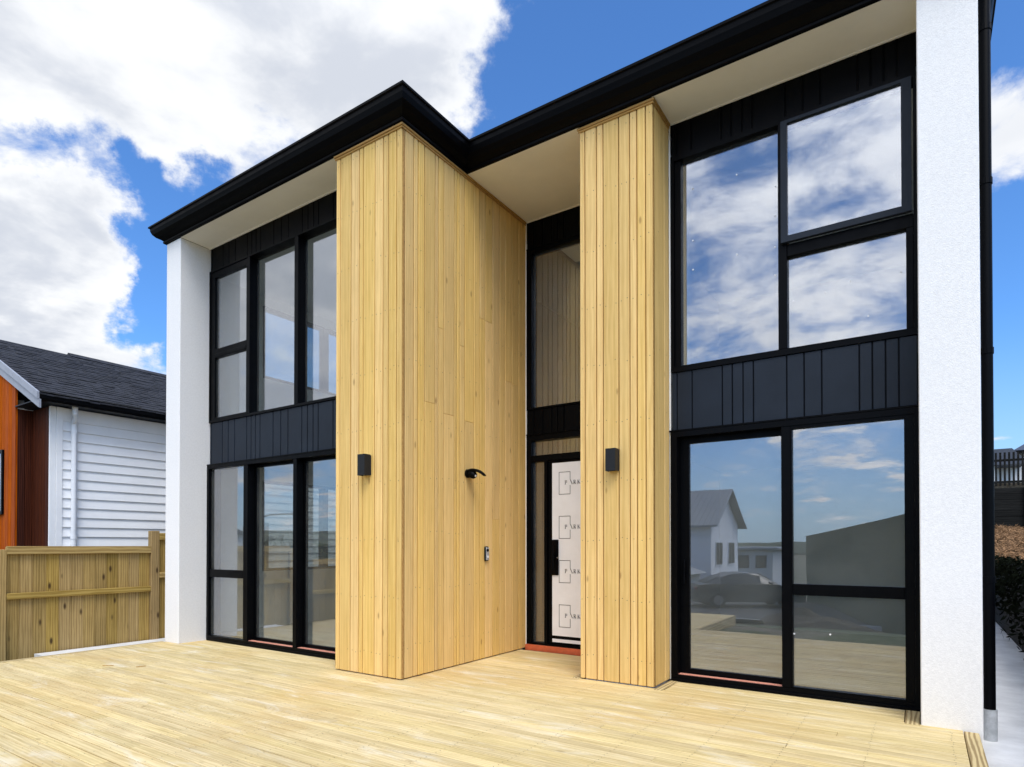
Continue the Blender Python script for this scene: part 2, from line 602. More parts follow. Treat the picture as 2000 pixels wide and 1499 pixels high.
xs = grid_lines([1.14, 1.16, -9.3], [50, 60, 75, 95, 120, 160, 210, 270, 340, 430, 560, 750, 1000])
ys = grid_lines([-3.5, -4.7, 23.98, 24.02], [50, 60, 75, 95, 120, 160, 210, 270, 340, 430, 560, 750, 1000])
g = MB()
for y in ys:
    for x in xs:
        z = ground_z(x, y)
        rough = 0.05 * (mnoise.noise(Vector((x * 0.4, y * 0.4, 0.3)))) if (y < -5 or x > 2 or x < -10) else 0
        g.v.append((x, y, z + rough))
nx = len(xs)
for j in range(len(ys) - 1):
    for i in range(nx - 1):
        a = j * nx + i
        g.f.append((a, a + 1, a + 1 + nx, a + nx))
tag(g.build('ground', 'ground_dirt_grass', fix=False), kind='structure')


def sheet(name, mat, poly_fn, nu, nv, lift, thick=0.0):
    """a strip that follows the ground: poly_fn(u,v) -> x,y"""
    m = MB()
    for j in range(nv + 1):
        for i in range(nu + 1):
            x, y = poly_fn(i / nu, j / nv)
            m.v.append((x, y, ground_z(x, y) + lift))
    for j in range(nv):
        for i in range(nu):
            a = j * (nu + 1) + i
            m.f.append((a, a + 1, a + nu + 2, a + nu + 1))
    return tag(m.build(name, mat, fix=False), kind='structure')


sheet('driveway', 'driveway_concrete', lambda u, v: (-7.2 + 4.6 * u - 1.5 * v, -4.9 - 8.6 * v), 4, 14, 0.09)
sheet('road', 'asphalt', lambda u, v: (-60 + 110 * u, -14.2 - 7.6 * v + 0.02 * (-60 + 110 * u)), 60, 6, 0.07)
m = MB()
for k in range(60):
    x0, x1 = -60 + k * 110 / 60, -60 + (k + 1) * 110 / 60
    yy = -14.05 + 0.02 * x0
    z = ground_z(x0, yy)
    if not (-9.2 < x0 < -3.5):
        m.box(x0, x1 - 0.004, yy, yy + 0.15, z - 0.1, z + 0.19)
tag(m.build('kerb', 'concrete'), kind='structure')

# hills on the horizon
m = MB()
NA, rings_r = 220, (420, 470, 540, 640, 760)
for ri, rr in enumerate(rings_r):
    for k in range(NA):
        a = 2 * math.pi * k / NA
        n = mnoise.fractal(Vector((math.cos(a) * 4, math.sin(a) * 4, ri * 0.7)), 1.0, 2.0, 5)
        n2 = mnoise.noise(Vector((math.cos(a) * 60, math.sin(a) * 60, ri)))
        side = 0.35 + 0.65 * sstep(0.2, 0.9, -math.cos(a))
        hgt = (0, 10, 20, 26, 12)[ri] * side * (0.75 + 0.5 * n) + 1.2 * n2 - 4
        m.v.append((rr * math.cos(a), rr * math.sin(a), hgt))
for ri in range(len(rings_r) - 1):
    for k in range(NA):
        a, b = ri * NA + k, ri * NA + (k + 1) % NA
        m.f.append((a, b, b + NA, a + NA))
tag(m.build('hills', 'hill_green', fix=False), kind='structure')

# concrete paths down both sides of the house
tag(box('side_path', 0.312, 1.10, -3.2, 14.0, -0.24, -0.10, 'concrete'), kind='structure')
tag(box('left_path', -9.27, -8.54, -1.22, 11.0, -0.22, -0.062, 'white_concrete'), kind='structure')

# ------------------------------------------------------------------ deck
deck = tag(box('deck', -8.50, 0.22, -2.00, 2.15, -0.16, -0.045, 'deck_trim_timber'), kind='structure')
box('frame', -8.50, -2.95, -4.28, -2.02, -0.16, -0.045, 'deck_trim_timber', deck)
PITCH = 0.0905
y = -4.30
deck_rows = []
while y < 2.10:
    y1 = y + PITCH - random.choice((0.004, 0.005, 0.008))
    if y1 < -2.02:
        iv = [(-8.50, -2.93)]
    elif y < 0.0 and y1 > 0:
        iv = [(-8.50, 0.222)]
    elif y1 <= 0.0:
        iv = [(-8.50, 0.222)]
    elif y < 0.41:
        iv = [(-8.24, XBL + .05), (XBR - .05, 0.222)]
    elif y1 < 1.00:
        iv = [(XBR - .05, 0.222)]
    elif y < 1.46:
        iv = [(XBR - .05, XPL + .02), (XPR + 0.094, -0.128)] if y > 0.99 else [(XBR - .05, 0.222)]
    else:
        iv = [(XBR - .05, XPL + .02)]
    deck_rows.append((y, y1, iv))
    y += PITCH
for (y0, y1, iv) in deck_rows:
    for (a, b) in iv:
        x = a
        first = True
        while x < b - 0.001:
            L = random.uniform(1.0, 4.6) if first else random.choice((3.6, 4.2, 4.8))
            first = False
            e = x + L
            if b - e < 0.7:
                e = b
            dz = random.uniform(-0.0012, 0.0012)
            box('board', x + 0.001, e - 0.0015, y0, y1, -0.034 + dz, dz, 'deck_timber', deck, 0.0022)
            x = e
# trims and fillers that run the other way
box('edge_board', 0.226, 0.310, -2.03, 0.995, -0.14, 0.002, 'deck_trim_timber', deck, 0.003)
box('edge_board', -8.585, -8.504, -4.30, -0.01, -0.14, 0.001, 'deck_trim_timber', deck, 0.003)
box('filler_board', XPR + 0.012, XPR + 0.091, 0.985, 1.43, -0.034, 0.003, 'deck_trim_timber', deck, 0.003)
box('filler_board', XPL - 0.088, XPL - 0.012, 1.04, 2.10, -0.034, 0.004, 'deck_trim_timber', deck, 0.003)
box('filler_board', -0.124, -0.030, 0.992, 1.43, -0.034, 0.004, 'deck_trim_timber', deck, 0.003)
box('front_fascia', -8.585, -2.90, -4.330, -4.304, -0.45, -0.003, 'deck_trim_timber', deck, 0.003)
box('front_fascia', -2.90, 0.31, -2.060, -2.034, -0.30, -0.003, 'deck_trim_timber', deck, 0.003)
box('side_fascia', -2.926, -2.900, -4.304, -2.062, -0.40, -0.003, 'deck_trim_timber', deck, 0.003)
m = MB()
for (y0, y1, iv) in deck_rows:
    for (a, b) in iv:
        x = -8.40
        while x < 0.2:
            if a + .05 < x < b - .05 and y0 < 0.9:
                for yy in (y0 + 0.022, y1 - 0.022):
                    jx, jy = random.uniform(-.006, .006), random.uniform(-.004, .004)
                    m.poly([(x + jx + 0.0038 * math.cos(k * math.pi / 3), yy + jy + 0.0038 * math.sin(k * math.pi / 3), 0.0022) for k in range(6)])
            x += 0.45
tag(m.build('screws', 'screw_steel', deck, fix=False), kind='stuff')

# ------------------------------------------------------------------ the house
house = thing('house', (-4.1, 5.0, 0.0), 'new two storey house with pine clad bays, white plaster columns and black framed windows', 'house')

# plaster columns and side walls
box('plaster_column', XCL, XCR, 0.0, YL + 0.02, -0.20, H, 'white_plaster', house, 0.006)
box('plaster_column', XQL, XQR, 1.012, YW + 0.05, -0.20, H, 'white_plaster', house, 0.006)
SWX0, SWX1 = -8.50, -8.40
w = MB()
w.box(SWX0, SWX1, YL + 0.021, 1.38, -0.2, H).box(SWX0, SWX1, 4.2, DEPTH, -0.2, H)
w.box(SWX0, SWX1, 1.38, 4.2, -0.2, 0.90).box(SWX0, SWX1, 1.38, 4.2, 2.29, 3.86).box(SWX0, SWX1, 1.38, 4.2, 4.97, H)
w.build('side_wall', 'white_plaster', house)
box('side_wall', 0.22, 0.318, YW + 0.051, DEPTH, -0.2, H, 'white_plaster', house)
box('rear_wall', SWX0, 0.318, DEPTH + 0.001, DEPTH + 0.15, -0.2, H, 'white_plaster', house)
# interior
box('interior_lining', SWX1 + 0.001, SWX1 + 0.012, YL + 0.18, 1.37, 0.05, H - .06, 'interior_wall_paint', house)
fl = MB()
fl.box(SWX1, XBL, YL + 0.17, DEPTH, -0.1, 0.045).box(XBL, XPL, YE + 0.16, DEPTH, -0.1, 0.045).box(XPL, 0.22, YW + 0.17, DEPTH, -0.1, 0.045)
fl.build('floor_slab', 'interior_floor_concrete', house)
ff = MB()
ff.box(SWX1, XBL, YL + 0.16, DEPTH, 2.46, 2.86).box(XBL, XPL, YE + 0.15, DEPTH, 2.66, 2.86).box(XPL, 0.22, YW + 0.16, DEPTH, 2.46, 2.86)
ff.build('upper_floor', 'interior_ceiling_paint', house)
ce = MB()
ce.box(SWX1, XBL, YL + 0.16, DEPTH, 5.12, 5.2).box(XBL, XPL, YE + 0.15, DEPTH, 5.12, 5.2).box(XPL, 0.22, YW + 0.16, DEPTH, 5.12, 5.2)
ce.build('ceiling', 'interior_ceiling_paint', house)
for zz0, zz1 in ((0.046, 2.459), (2.861, 5.119)):
    box('partition_wall', -5.10, -5.02, YL + 0.16, 5.6, zz0, zz1, 'interior_wall_paint', house)
    box('partition_wall', XPL + 0.02, XPL + 0.10, YE + 0.16, 5.6, zz0, zz1, 'interior_wall_paint', house)
    box('partition_wall', XPL + 0.101, 0.219, 5.602, 5.70, zz0, zz1, 'interior_wall_paint', house)
    box('partition_wall', SWX1 + 0.001, -5.021, 6.2, 6.3, zz0, zz1, 'interior_wall_paint', house)
    box('partition_wall', -5.019, XPL + 0.019, 5.9, 6.0, zz0, zz1, 'interior_wall_paint', house)
    m = MB()
    m.box(-5.114, -5.101, YL + .16, 5.6, zz0, zz0 + 0.09)
    m.box(XPL + .101, XPL + .114, YW + .2, 5.6, zz0, zz0 + 0.09)
    m.build('skirting', 'interior_ceiling_paint', house)

# soffits
for a in ((XCR, XBL, 0.001, YL - .001), (XBR, XPL, YP - 0.02, YE - .001), (XPR, XQL, YP - 0.02, YW - .001)):
    box('soffit', a[0] + .001, a[1] - .001, a[2], a[3], H, H + 0.02, 'soffit_paint', house)
# thin white joint bead where the soffit meets the walls
for a in ((XCR, XBL, YL), (XBR, XPL, YE), (XPR, XQL, YW)):
    box('soffit_bead', a[0] + .002, a[1] - .002, a[2] - 0.014, a[2] - 0.002, H - 0.010, H - 0.0005, 'soffit_paint', house)

# gutter along every eave, ogee profile swept round the corners
SEC = [(0.0, 5.384), (0.026, 5.384), (0.034, 5.392), (0.036, 5.408), (0.030, 5.418), (0.052, 5.436), (0.095, 5.462), (0.130, 5.505), (0.148, 5.555),
       (0.152, 5.600), (0.168, 5.606), (0.168, 5.628), (0.150, 5.630), (0.0, 5.600)]


def gut_path(o, dz):
    return [(XCL - o, DEPTH + .15, dz[0]), (XCL - o, -o, dz[0]), (XBR + o, -o, dz[1]), (XBR + o, 1.012 - o, dz[2]), (XQR + o, 1.012 - o, dz[3]), (XQR + o, DEPTH + .15, dz[3])]


gm = MB()
rings = []
for (o, z) in SEC:
    k = max(0.0, (z - 5.43) / 0.2)
    rings.append([(x, yy, z + d * k) for (x, yy, d) in gut_path(o, (-0.035, 0.0, 0.0, 0.02))])
npth = len(rings[0])
for i in range(npth):
    gm.v += [r[i] for r in rings]
ns = len(SEC)
for i in range(npth - 1):
    for j in range(ns):
        a, b = i * ns + j, i * ns + (j + 1) % ns
        gm.f.append((a, b, b + ns, a + ns))
gm.f.append(tuple(range(ns)))
gm.f.append(tuple((npth - 1) * ns + j for j in range(ns)))
gm.build('gutter', 'black_gutter_steel', house)
rf = MB()
rz = 5.60
rf.poly([(XCL - .14, -.14, rz), (XBR + .14, -.14, rz), (XBR + .14, 5.3, rz + .12), (XCL - .14, 5.3, rz + .12)])
rf.poly([(XBR + .14, .88, rz + .01), (XQR + .14, .88, rz + .01), (XQR + .14, 5.3, rz + .12), (XBR + .14, 5.3, rz + .12)])
rf.poly([(XCL - .14, 5.3, rz + .12), (XQR + .14, 5.3, rz + .12), (XQR + .14, DEPTH + .15, rz), (XCL - .14, DEPTH + .15, rz)])
rf.poly([(XCL - .14, -.14, rz), (XCL - .14, 5.3, rz + .12), (XCL - .14, DEPTH + .15, rz)])
rf.poly([(XQR + .14, .88, rz), (XQR + .14, DEPTH + .15, rz), (XQR + .14, 5.3, rz + .12)])
rf.poly([(XBR + .14, -.14, rz), (XBR + .14, .88, rz + .01), (XBR + .14, 5.3, rz + .12)])
rf.build('roof', 'black_gutter_steel', house, fix=False)


# ---- cladding
def clad_y(name, mat, plane, edges, z0, z1, gap, depth, backmat, joints=None, nails=False):
    """vertical boards on a wall that faces -Y; edges = x positions of the joints"""
    back = box(name, edges[0], edges[-1], plane + depth, plane + depth + 0.02, z0, z1, backmat, house)
    for a, b in zip(edges[:-1], edges[1:]):
        box('board', a + gap / 2, b - gap / 2, plane, plane + depth - 0.001, z0, z1, mat, back, 0.0035)
    if nails:
        nm = MB()
        for a, b in zip(edges[:-1], edges[1:]):
            zz = z0 + 0.22
            while zz < z1 - .1:
                for xx in ((a + b) / 2,) if b - a < 0.1 else (a + .03, b - .03):
                    if random.random() < .85:
                        cx, cz = xx + random.uniform(-.006, .006), zz + random.uniform(-.02, .02)
                        nm.poly([(cx + 0.0045 * math.cos(k * math.pi / 3), plane - .0008, cz + 0.0045 * math.sin(k * math.pi / 3)) for k in range(6)])
                zz += 0.56
        tag(nm.build('nails', 'screw_steel', back, fix=False), kind='stuff')
    return back


def clad_x(name, mat, plane, edges, z0, z1, gap, depth, backmat, sgn=1, joints={}, nails=False):
    """vertical boards on a wall that faces +X (sgn=1) or -X; edges = y positions"""
    p0, p1 = (plane - depth + 0.001, plane) if sgn > 0 else (plane, plane + depth - 0.001)
    q0, q1 = (plane - depth - 0.02, plane - depth) if sgn > 0 else (plane + depth, plane + depth + 0.02)
    back = box(name, q0, q1, edges[0], edges[-1], z0, z1, backmat, house)
    for i, (a, b) in enumerate(zip(edges[:-1], edges[1:])):
        zs = [z0] + sorted(joints.get(i, [])) + [z1]
        for c, d in zip(zs[:-1], zs[1:]):
            box('board', p0, p1, a + gap / 2, b - gap / 2, c + (0.0007 if c > z0 else 0), d - (0.0007 if d < z1 else 0), mat, back, 0.0035)
    if nails:
        nm = MB()
        for a, b in zip(edges[:-1], edges[1:]):
            zz = z0 + 0.3
            while zz < z1 - .1:
                if random.random() < .8:
                    cyy, cz = (a + b) / 2 + random.uniform(-.02, .02) * (b - a > .08), zz + random.uniform(-.02, .02)
                    nm.poly([(plane + .0008 * sgn, cyy + 0.0045 * math.cos(k * math.pi / 3), cz + 0.0045 * math.sin(k * math.pi / 3)) for k in range(6)])
                zz += 0.56
        tag(nm.build('nails', 'screw_steel', back, fix=False), kind='stuff')
    return back


GAP = 0.0105
TZ1 = H - 0.001
clad_y('timber_cladding', 'pine_cladding', 0.0, [XBL, -5.054, -4.891, -4.771, -4.708, -4.544, -4.430, -4.357, -4.247, XBR], 0.012, TZ1, GAP, 0.020, 'pine_trim_groove_shade', nails=True)
SIDE = [0.022, 0.046, 0.172, 0.235, 0.33, 0.494, 0.546, 0.633, 0.806, 0.854, 0.903, 0.988, 1.155, 1.26, 1.368, 1.51, 1.656, 1.774, 1.918, 2.067, 2.236]
JO = {4: [2.75], 6: [3.56], 7: [2.68], 10: [3.47], 11: [2.66], 13: [3.88], 14: [3.88], 17: [3.28], 18: [3.27], 8: [1.9], 15: [1.6]}
clad_x('timber_cladding', 'pine_cladding', XBR, SIDE, 0.012, TZ1, GAP * 1.2, 0.020, 'pine_trim_groove_shade', 1, JO, nails=True)
clad_x('timber_cladding', 'pine_cladding', XBL, [0.022, 0.15, 0.27, YL - .012], 0.012, TZ1, GAP, 0.020, 'pine_trim_groove_shade', -1)
clad_y('timber_cladding', 'pine_cladding', YP, [XPL, -2.732, -2.608, -2.538, -2.377, -2.266, -2.195, -2.111, XPR], 0.012, TZ1, GAP, 0.020, 'pine_trim_groove_shade', nails=True)
clad_x('timber_cladding', 'pine_cladding', XPR, [YP + .022, 1.327, YW - .014], 0.012, TZ1, GAP * .8, 0.020, 'pine_trim_groove_shade', 1, nails=True)
clad_x('timber_cladding', 'pine_cladding', XPL, [YP + .022, 1.2, 1.32, 1.5, 1.62, 1.78, 1.9, 2.06, YE - .014], 0.012, TZ1, GAP, 0.020, 'pine_trim_groove_shade', -1)
# solid cores behind the boards, so nothing shows through from the side
box('bay_core', XBL + .04, XBR - .04, .04, YE - .02, -.15, H - .002, 'interior_wall_paint', house)
box('pier_core', XPL + .04, XPR - .04, YP + .04, YE - .02, -.15, H - .002, 'interior_wall_paint', house)
# pale sealant bead in the inner corners
for (x, yy) in ((XBR + .004, YE - .006), (XPR + .004, YW - .006)):
    box('corner_bead', x - .0035, x + .008, yy - .008, yy + .0045, 0.01, H - .012, 'soffit_paint', house)
# scotia under the eaves
for z0, z1, p in ((H - 0.024, H - 0.002, 0.020), (H - 0.046, H - 0.026, 0.011)):
    box('scotia', XBL - p, XBR + p, -p, -0.001, z0, z1, 'pine_trim_groove_shade', house, 0.003)
    box('scotia', XBR + .001, XBR + p, 0.0, YE - .02, z0, z1, 'pine_trim_groove_shade', house, 0.003)
    box('scotia', XPL - p, XPR + p, YP - p, YP - .001, z0, z1, 'pine_trim_groove_shade', house, 0.003)
    box('scotia', XPR + .001, XPR + p, YP, YW - .02, z0, z1, 'pine_trim_groove_shade', house, 0.003)

LEFT_E = [-8.166, -8.128, -7.87, -7.732, -7.585, -7.316, -7.221, -7.128, -7.03, -6.761, -6.607, -6.466, -6.203, -6.099, -5.996, -5.904, -5.644, -5.42, XBL - .01]
RIGHT_E = [-2.020, -1.97, -1.824, -1.543, -1.453, -1.358, -1.268, -0.99, -0.851, -0.714, -0.434, -0.341, -0.248, -0.157, -0.031]
ENTRY_E = [XBR + .012, -4.06, -3.93, -3.80, -3.72, -3.63, -3.42, -3.30, -3.14, -3.02, XPL - .012]
DG = 0.009
clad_y('dark_cladding', 'dark_panel_paint', YL, LEFT_E, 2.405, 2.968, DG * 1.5, 0.014, 'black_aluminium')
clad_y('dark_cladding', 'black_aluminium', YL, LEFT_E, 5.062, H - .012, DG, 0.014, 'black_aluminium')
clad_y('dark_cladding', 'dark_panel_paint', YW, RIGHT_E, 2.405, 2.960, DG, 0.014, 'black_aluminium')
clad_y('dark_cladding', 'black_aluminium', YW, RIGHT_E, 5.062, H - .012, DG, 0.014, 'black_aluminium')
clad_y('dark_cladding', 'black_aluminium', YE, ENTRY_E, 2.690, 2.995, DG, 0.014, 'black_aluminium')
clad_y('dark_cladding', 'black_aluminium', YE, ENTRY_E, 5.035, H - .012, DG, 0.014, 'black_aluminium')
# head flashings
box('flashing', XCR - .035, XBL - .004, YL - 0.034, YL + .012, 2.388, 2.403, 'black_aluminium', house, 0.002)
box('flashing', XPR + .004, XQL - .004, YW - 0.034, YW + .012, 2.388, 2.403, 'black_aluminium', house, 0.002)
box('flashing', XBR + .014, XPL - .014, YE - 0.030, YE + .012, 2.676, 2.689, 'black_aluminium', house, 0.002)
box('flashing', XBR + .014, XPL - .014, YE - 0.022, YE + .012, 5.020, 5.033, 'black_aluminium', house, 0.002)


# ---- windows and doors
def pane(win, x0, x1, z0, z1, y):
    """glass with a thin rubber line round it"""
    box('pane', x0, x1, y, y + 0.006, z0, z1, 'window_glass', win)


def ring(x0, x1, z0, z1, y0, y1, wl, wr, wb, wtp):
    m = MB()
    m.box(x0, x0 + wl, y0, y1, z0, z1).box(x1 - wr, x1, y0, y1, z0, z1)
    m.box(x0 + wl, x1 - wr, y0, y1, z0, z0 + wb).box(x0 + wl, x1 - wr, y0, y1, z1 - wtp, z1)
    return m


BA = 'black_aluminium'
# upper left window
w1 = ring(-8.168, XBL - .012, 2.972, 5.060, YL - .016, YL + .13, .020, .02, .030, .020).build('window', BA, house)
ring(-8.147, -7.307, 3.003, 5.039, YL - .004, YL + .05, .100, .020, .030, .085).build('sash', BA, w1)
box('transom', -8.046, -7.328, YL - .006, YL + .05, 3.852, 3.972, BA, w1, .003)
box('glazing_bar', -8.046, -7.328, YL - .012, YL - .0065, 3.866, 3.905, BA, w1, .002)
pane(w1, -8.052, -7.322, 3.968, 4.960, YL + .022)
pane(w1, -8.052, -7.322, 3.028, 3.856, YL + .022)
box('mullion', -7.306, -7.240, YL - .014, YL + .128, 3.003, 5.039, BA, w1, .003)
box('mullion', -6.333, -6.262, YL - .014, YL + .128, 3.003, 5.039, BA, w1, .003)
pane(w1, -7.246, -6.328, 2.998, 5.045, YL + .098)
pane(w1, -6.268, XBL - .03, 2.998, 5.045, YL + .098)
# lower left slider
w2 = ring(-8.196, XBL - .012, 0.014, 2.385, YL - .030, YL + .15, .060, .03, .052, .045).build('window', BA, house)
box('transom', -8.135, -7.352, YL - .020, YL + .04, 0.864, 0.968, BA, w2, .003)
box('stile', -7.351, -7.309, YL - .020, YL + .04, 0.067, 2.339, BA, w2, .003)
pane(w2, -8.140, -7.346, 0.062, 0.870, YL + .010)
pane(w2, -8.140, -7.346, 0.962, 2.344, YL + .010)
box('mullion', -7.308, -7.245, YL - .028, YL + .148, 0.067, 2.339, BA, w2, .003)
box('mullion', -6.326, -6.258, YL - .028, YL + .148, 0.067, 2.339, BA, w2, .003)
for a, b in ((-7.243, -6.328), (-6.256, -5.165)):
    sl = ring(a, b, 0.075, 2.337, YL + .075, YL + .12, .02, .04, .030, .030).build('sash', BA, w2)
    pane(w2, a + .016, b - .034, 0.100, 2.312, YL + .093)
    box('sill_tape', a + .003, b - .002, YL - .010, YL + .045, 0.0665, 0.0710, 'orange_tape_sheen', w2)
box('sill_flashing', -8.15, XBL - .02, YL - .048, YL - .031, 0.004, 0.030, BA, w2, .002)
# upper right window
w3 = ring(-2.022, -0.030, 2.964, 5.060, YW - .012, YW + .13, .030, .022, .054, .050).build('window', BA, house)
box('stile', -1.991, -1.931, YW + .01, YW + .09, 3.019, 5.009, BA, w3, .003)
box('mullion', -1.054, -0.982, YW - .010, YW + .10, 3.019, 5.009, BA, w3, .003)
pane(w3, -1.935, -1.050, 3.014, 5.014, YW + .050)
box('transom', -0.981, -0.053, YW - .004, YW + .10, 3.826, 3.932, BA, w3, .003)
sa = ring(-1.024, -0.062, 3.936, 5.002, YW - .052, YW - .0125, .052, .070, .052, .028).build('sash', 'dark_panel_paint', w3)
pane(w3, -0.976, -0.128, 3.984, 4.978, YW - .030)
box('stile', -0.104, -0.053, YW - .004, YW + .09, 3.019, 3.825, BA, w3, .003)
pane(w3, -0.986, -0.100, 3.014, 3.830, YW + .040)
# lower right slider
w4 = ring(-2.024, -0.028, 0.014, 2.385, YW - .030, YW + .15, .062, .030, .050, .050).build('window', BA, house)
sl = ring(-1.961, -1.002, 0.066, 2.334, YW + .070, YW + .115, .085, .040, .050, .058).build('sash', BA, w4)
pane(w4, -1.880, -1.038, 0.112, 2.280, YW + .090)
box('mullion', -1.034, -0.958, YW - .026, YW + .068, 0.065, 2.334, BA, w4, .003)
ring(-0.957, -0.059, 0.065, 2.334, YW - .022, YW + .045, .010, .066, .010, .026).build('sash', BA, w4)
box('transom', -0.946, -0.126, YW - .020, YW + .044, 0.868, 0.964, BA, w4, .003)
pane(w4, -0.950, -0.122, 0.960, 2.312, YW + .012)
pane(w4, -0.950, -0.122, 0.072, 0.872, YW + .012)
box('sill_tape', -1.958, -1.036, YW - .005, YW + .050, 0.0645, 0.0690, 'orange_tape_sheen', w4)
box('sill_flashing', -2.01, -0.03, YW - .050, YW - .031, 0.004, 0.028, BA, w4, .002)
m = MB()
m.tube([(-1.915, YW + .066, 1.02), (-1.915, YW + .03, 1.02)], .010, 8).tube([(-1.915, YW + .03, .93), (-1.915, YW + .03, 1.16)], .010, 8)
m.build('pull_handle', BA, w4, smooth=True)
# small white discs just in front of the panes
for (sx, sz, yy, wn) in [(-1.418, 4.72, .050, w3), (-1.826, 4.72, .050, w3), (-1.082, 4.50, .050, w3), (-1.09, 4.24, .050, w3), (-1.826, 4.22, .050, w3), (-1.418, 3.98, .050, w3),
                         (-1.09, 3.96, .050, w3), (-1.826, 3.94, .050, w3), (-1.09, 3.71, .050, w3), (-.50, 3.51, .040, w3), (-.14, 3.50, .040, w3), (-.69, 3.46, .040, w3), (-.94, 3.44, .040, w3),
                         (-.37, 3.19, .040, w3), (-.94, .53, .012, w4), (-.66, .545, .012, w4)]:
    m = MB()
    y0 = YW + yy - .0025
    m.prism([(sx + .0075 * math.cos(k * math.pi / 5), y0, sz + .0075 * math.sin(k * math.pi / 5)) for k in range(10)], (0, .0020, 0))
    m.build('glass_dot', 'disc_white', wn)
# entry: tall window over the door
w5 = ring(XBR + .013, XPL - .013, 2.998, 5.018, YE - .012, YE + .12, .075, .075, .022, .045).build('window', BA, house)
pane(w5, -4.090, -2.872, 3.016, 4.976, YE + .040)
w6 = ring(XBR + .013, XPL - .013, 0.063, 2.674, YE - .014, YE + .12, .072, .060, .022, .070).build('door_frame', BA, house)
box('transom', -4.090, -2.862, YE - .012, YE + .10, 2.340, 2.418, BA, w6, .003)
box('mullion', -3.908, -3.862, YE - .012, YE + .10, 0.086, 2.339, BA, w6, .003)
pane(w6, -4.094, -2.858, 2.414, 2.606, YE + .040)
pane(w6, -4.094, -3.904, 0.082, 2.344, YE + .040)
box('sill_tape', XBR + .016, XPL - .016, YE - .050, YE - .016, -0.012, 0.060, 'orange_tape', w6, .002)
door = box('front_door', -3.860, -2.864, YE + .012, YE + .055, 0.088, 2.338, BA, house, .003)
box('protective_film', -3.802, -2.880, YE + .008, YE + .0110, 0.192, 2.306, 'white_film', door)
box('protective_film', -3.802, -2.880, YE + .008, YE + .0110, 0.112, 0.152, 'white_film', door)
box('lock_plate', -3.812, -3.708, YE - .010, YE + .0075, 0.930, 1.366, BA, door, .012)
m = MB()
m.tube([(-3.755, YE - .010, 1.15), (-3.755, YE - .060, 1.15)], .012, 10)
m.tube([(-3.755, YE - .060, 1.30), (-3.755, YE - .060, 1.00)], .014, 10)
m.build('door_handle', BA, door, smooth=True)
m = MB()
m.tube([(-3.715, YE - .0105, 1.145), (-3.715, YE - .016, 1.145)], .009, 12)
m.build('key_cylinder', 'chrome', door, smooth=True)


# print on the film: a rectangle with the word running out of it
def stroke(m, x0, z0, x1, z1, w, y):
    a, b = Vector((x0, 0, z0)), Vector((x1, 0, z1))
    d = (b - a).normalized()
    n = Vector((-d.z, 0, d.x)) * w / 2
    m.prism([(p.x, y, p.z) for p in (a + n, b + n, b - n, a - n)], (0, .0007, 0))


def logo(zt):
    m = MB()
    y = YE + .0071
    s = .0075
    xl, xr, zb = -3.704, -3.552, zt - .270
    base, top = zt - .152, zt - .104
    stroke(m, xl - s / 2, zt, xr + s / 2, zt, s, y)
    stroke(m, xl - s / 2, zb, xr + s / 2, zb, s, y)
    stroke(m, xl, zt - s / 2 - .0005, xl, zb + s / 2 + .0005, s, y)
    stroke(m, xr, zt - s / 2 - .0005, xr, top + .012, s, y)
    stroke(m, xr, base - .012, xr, zb + s / 2 + .0005, s, y)
    h = top - base
    th, tn = .0095, .004
    x = -3.618                       # P
    stroke(m, x, base, x, top, th, y)
    stroke(m, x - .010, base + .001, x + .010, base + .001, .003, y - .0008)
    stroke(m, x - .008, top - .002, x + .020, top - .002, tn, y - .0008)
    stroke(m, x + .020, top - .002, x + .020, base + h * .48, th * .8, y - .0016)
    stroke(m, x + .004, base + h * .48, x + .020, base + h * .48, tn, y - .0008)
    x = -3.552                       # A without its left leg: the frame's side drops into it
    stroke(m, x, top + .010, x + .030, base, th, y)
    stroke(m, x + .020, base + .001, x + .040, base + .001, .003, y - .0008)
    x = -3.500                       # R
    stroke(m, x, base, x, top, th, y)
    stroke(m, x - .009, base + .001, x + .009, base + .001, .003, y - .0008)
    stroke(m, x - .008, top - .002, x + .018, top - .002, tn, y - .0008)
    stroke(m, x + .018, top - .002, x + .018, base + h * .5, th * .8, y - .0016)
    stroke(m, x + .004, base + h * .5, x + .018, base + h * .5, tn, y - .0008)
    stroke(m, x + .008, base + h * .5, x + .026, base, th, y - .0024)
    x = -3.446                       # K
    stroke(m, x, base, x, top, th, y)
    stroke(m, x - .009, base + .001, x + .009, base + .001, .003, y - .0008)
    stroke(m, x + .004, base + h * .42, x + .026, top, tn, y - .0008)
    stroke(m, x + .008, base + h * .5, x + .029, base, th, y - .0016)
    x = -3.404                       # V
    stroke(m, x, top, x + .018, base, th, y)
    stroke(m, x + .018, base, x + .034, top, tn, y - .0008)
    m.build('logo_print', 'grey_print', door)


for zt in (2.188, 1.650, 1.112, 0.572):
    logo(zt)

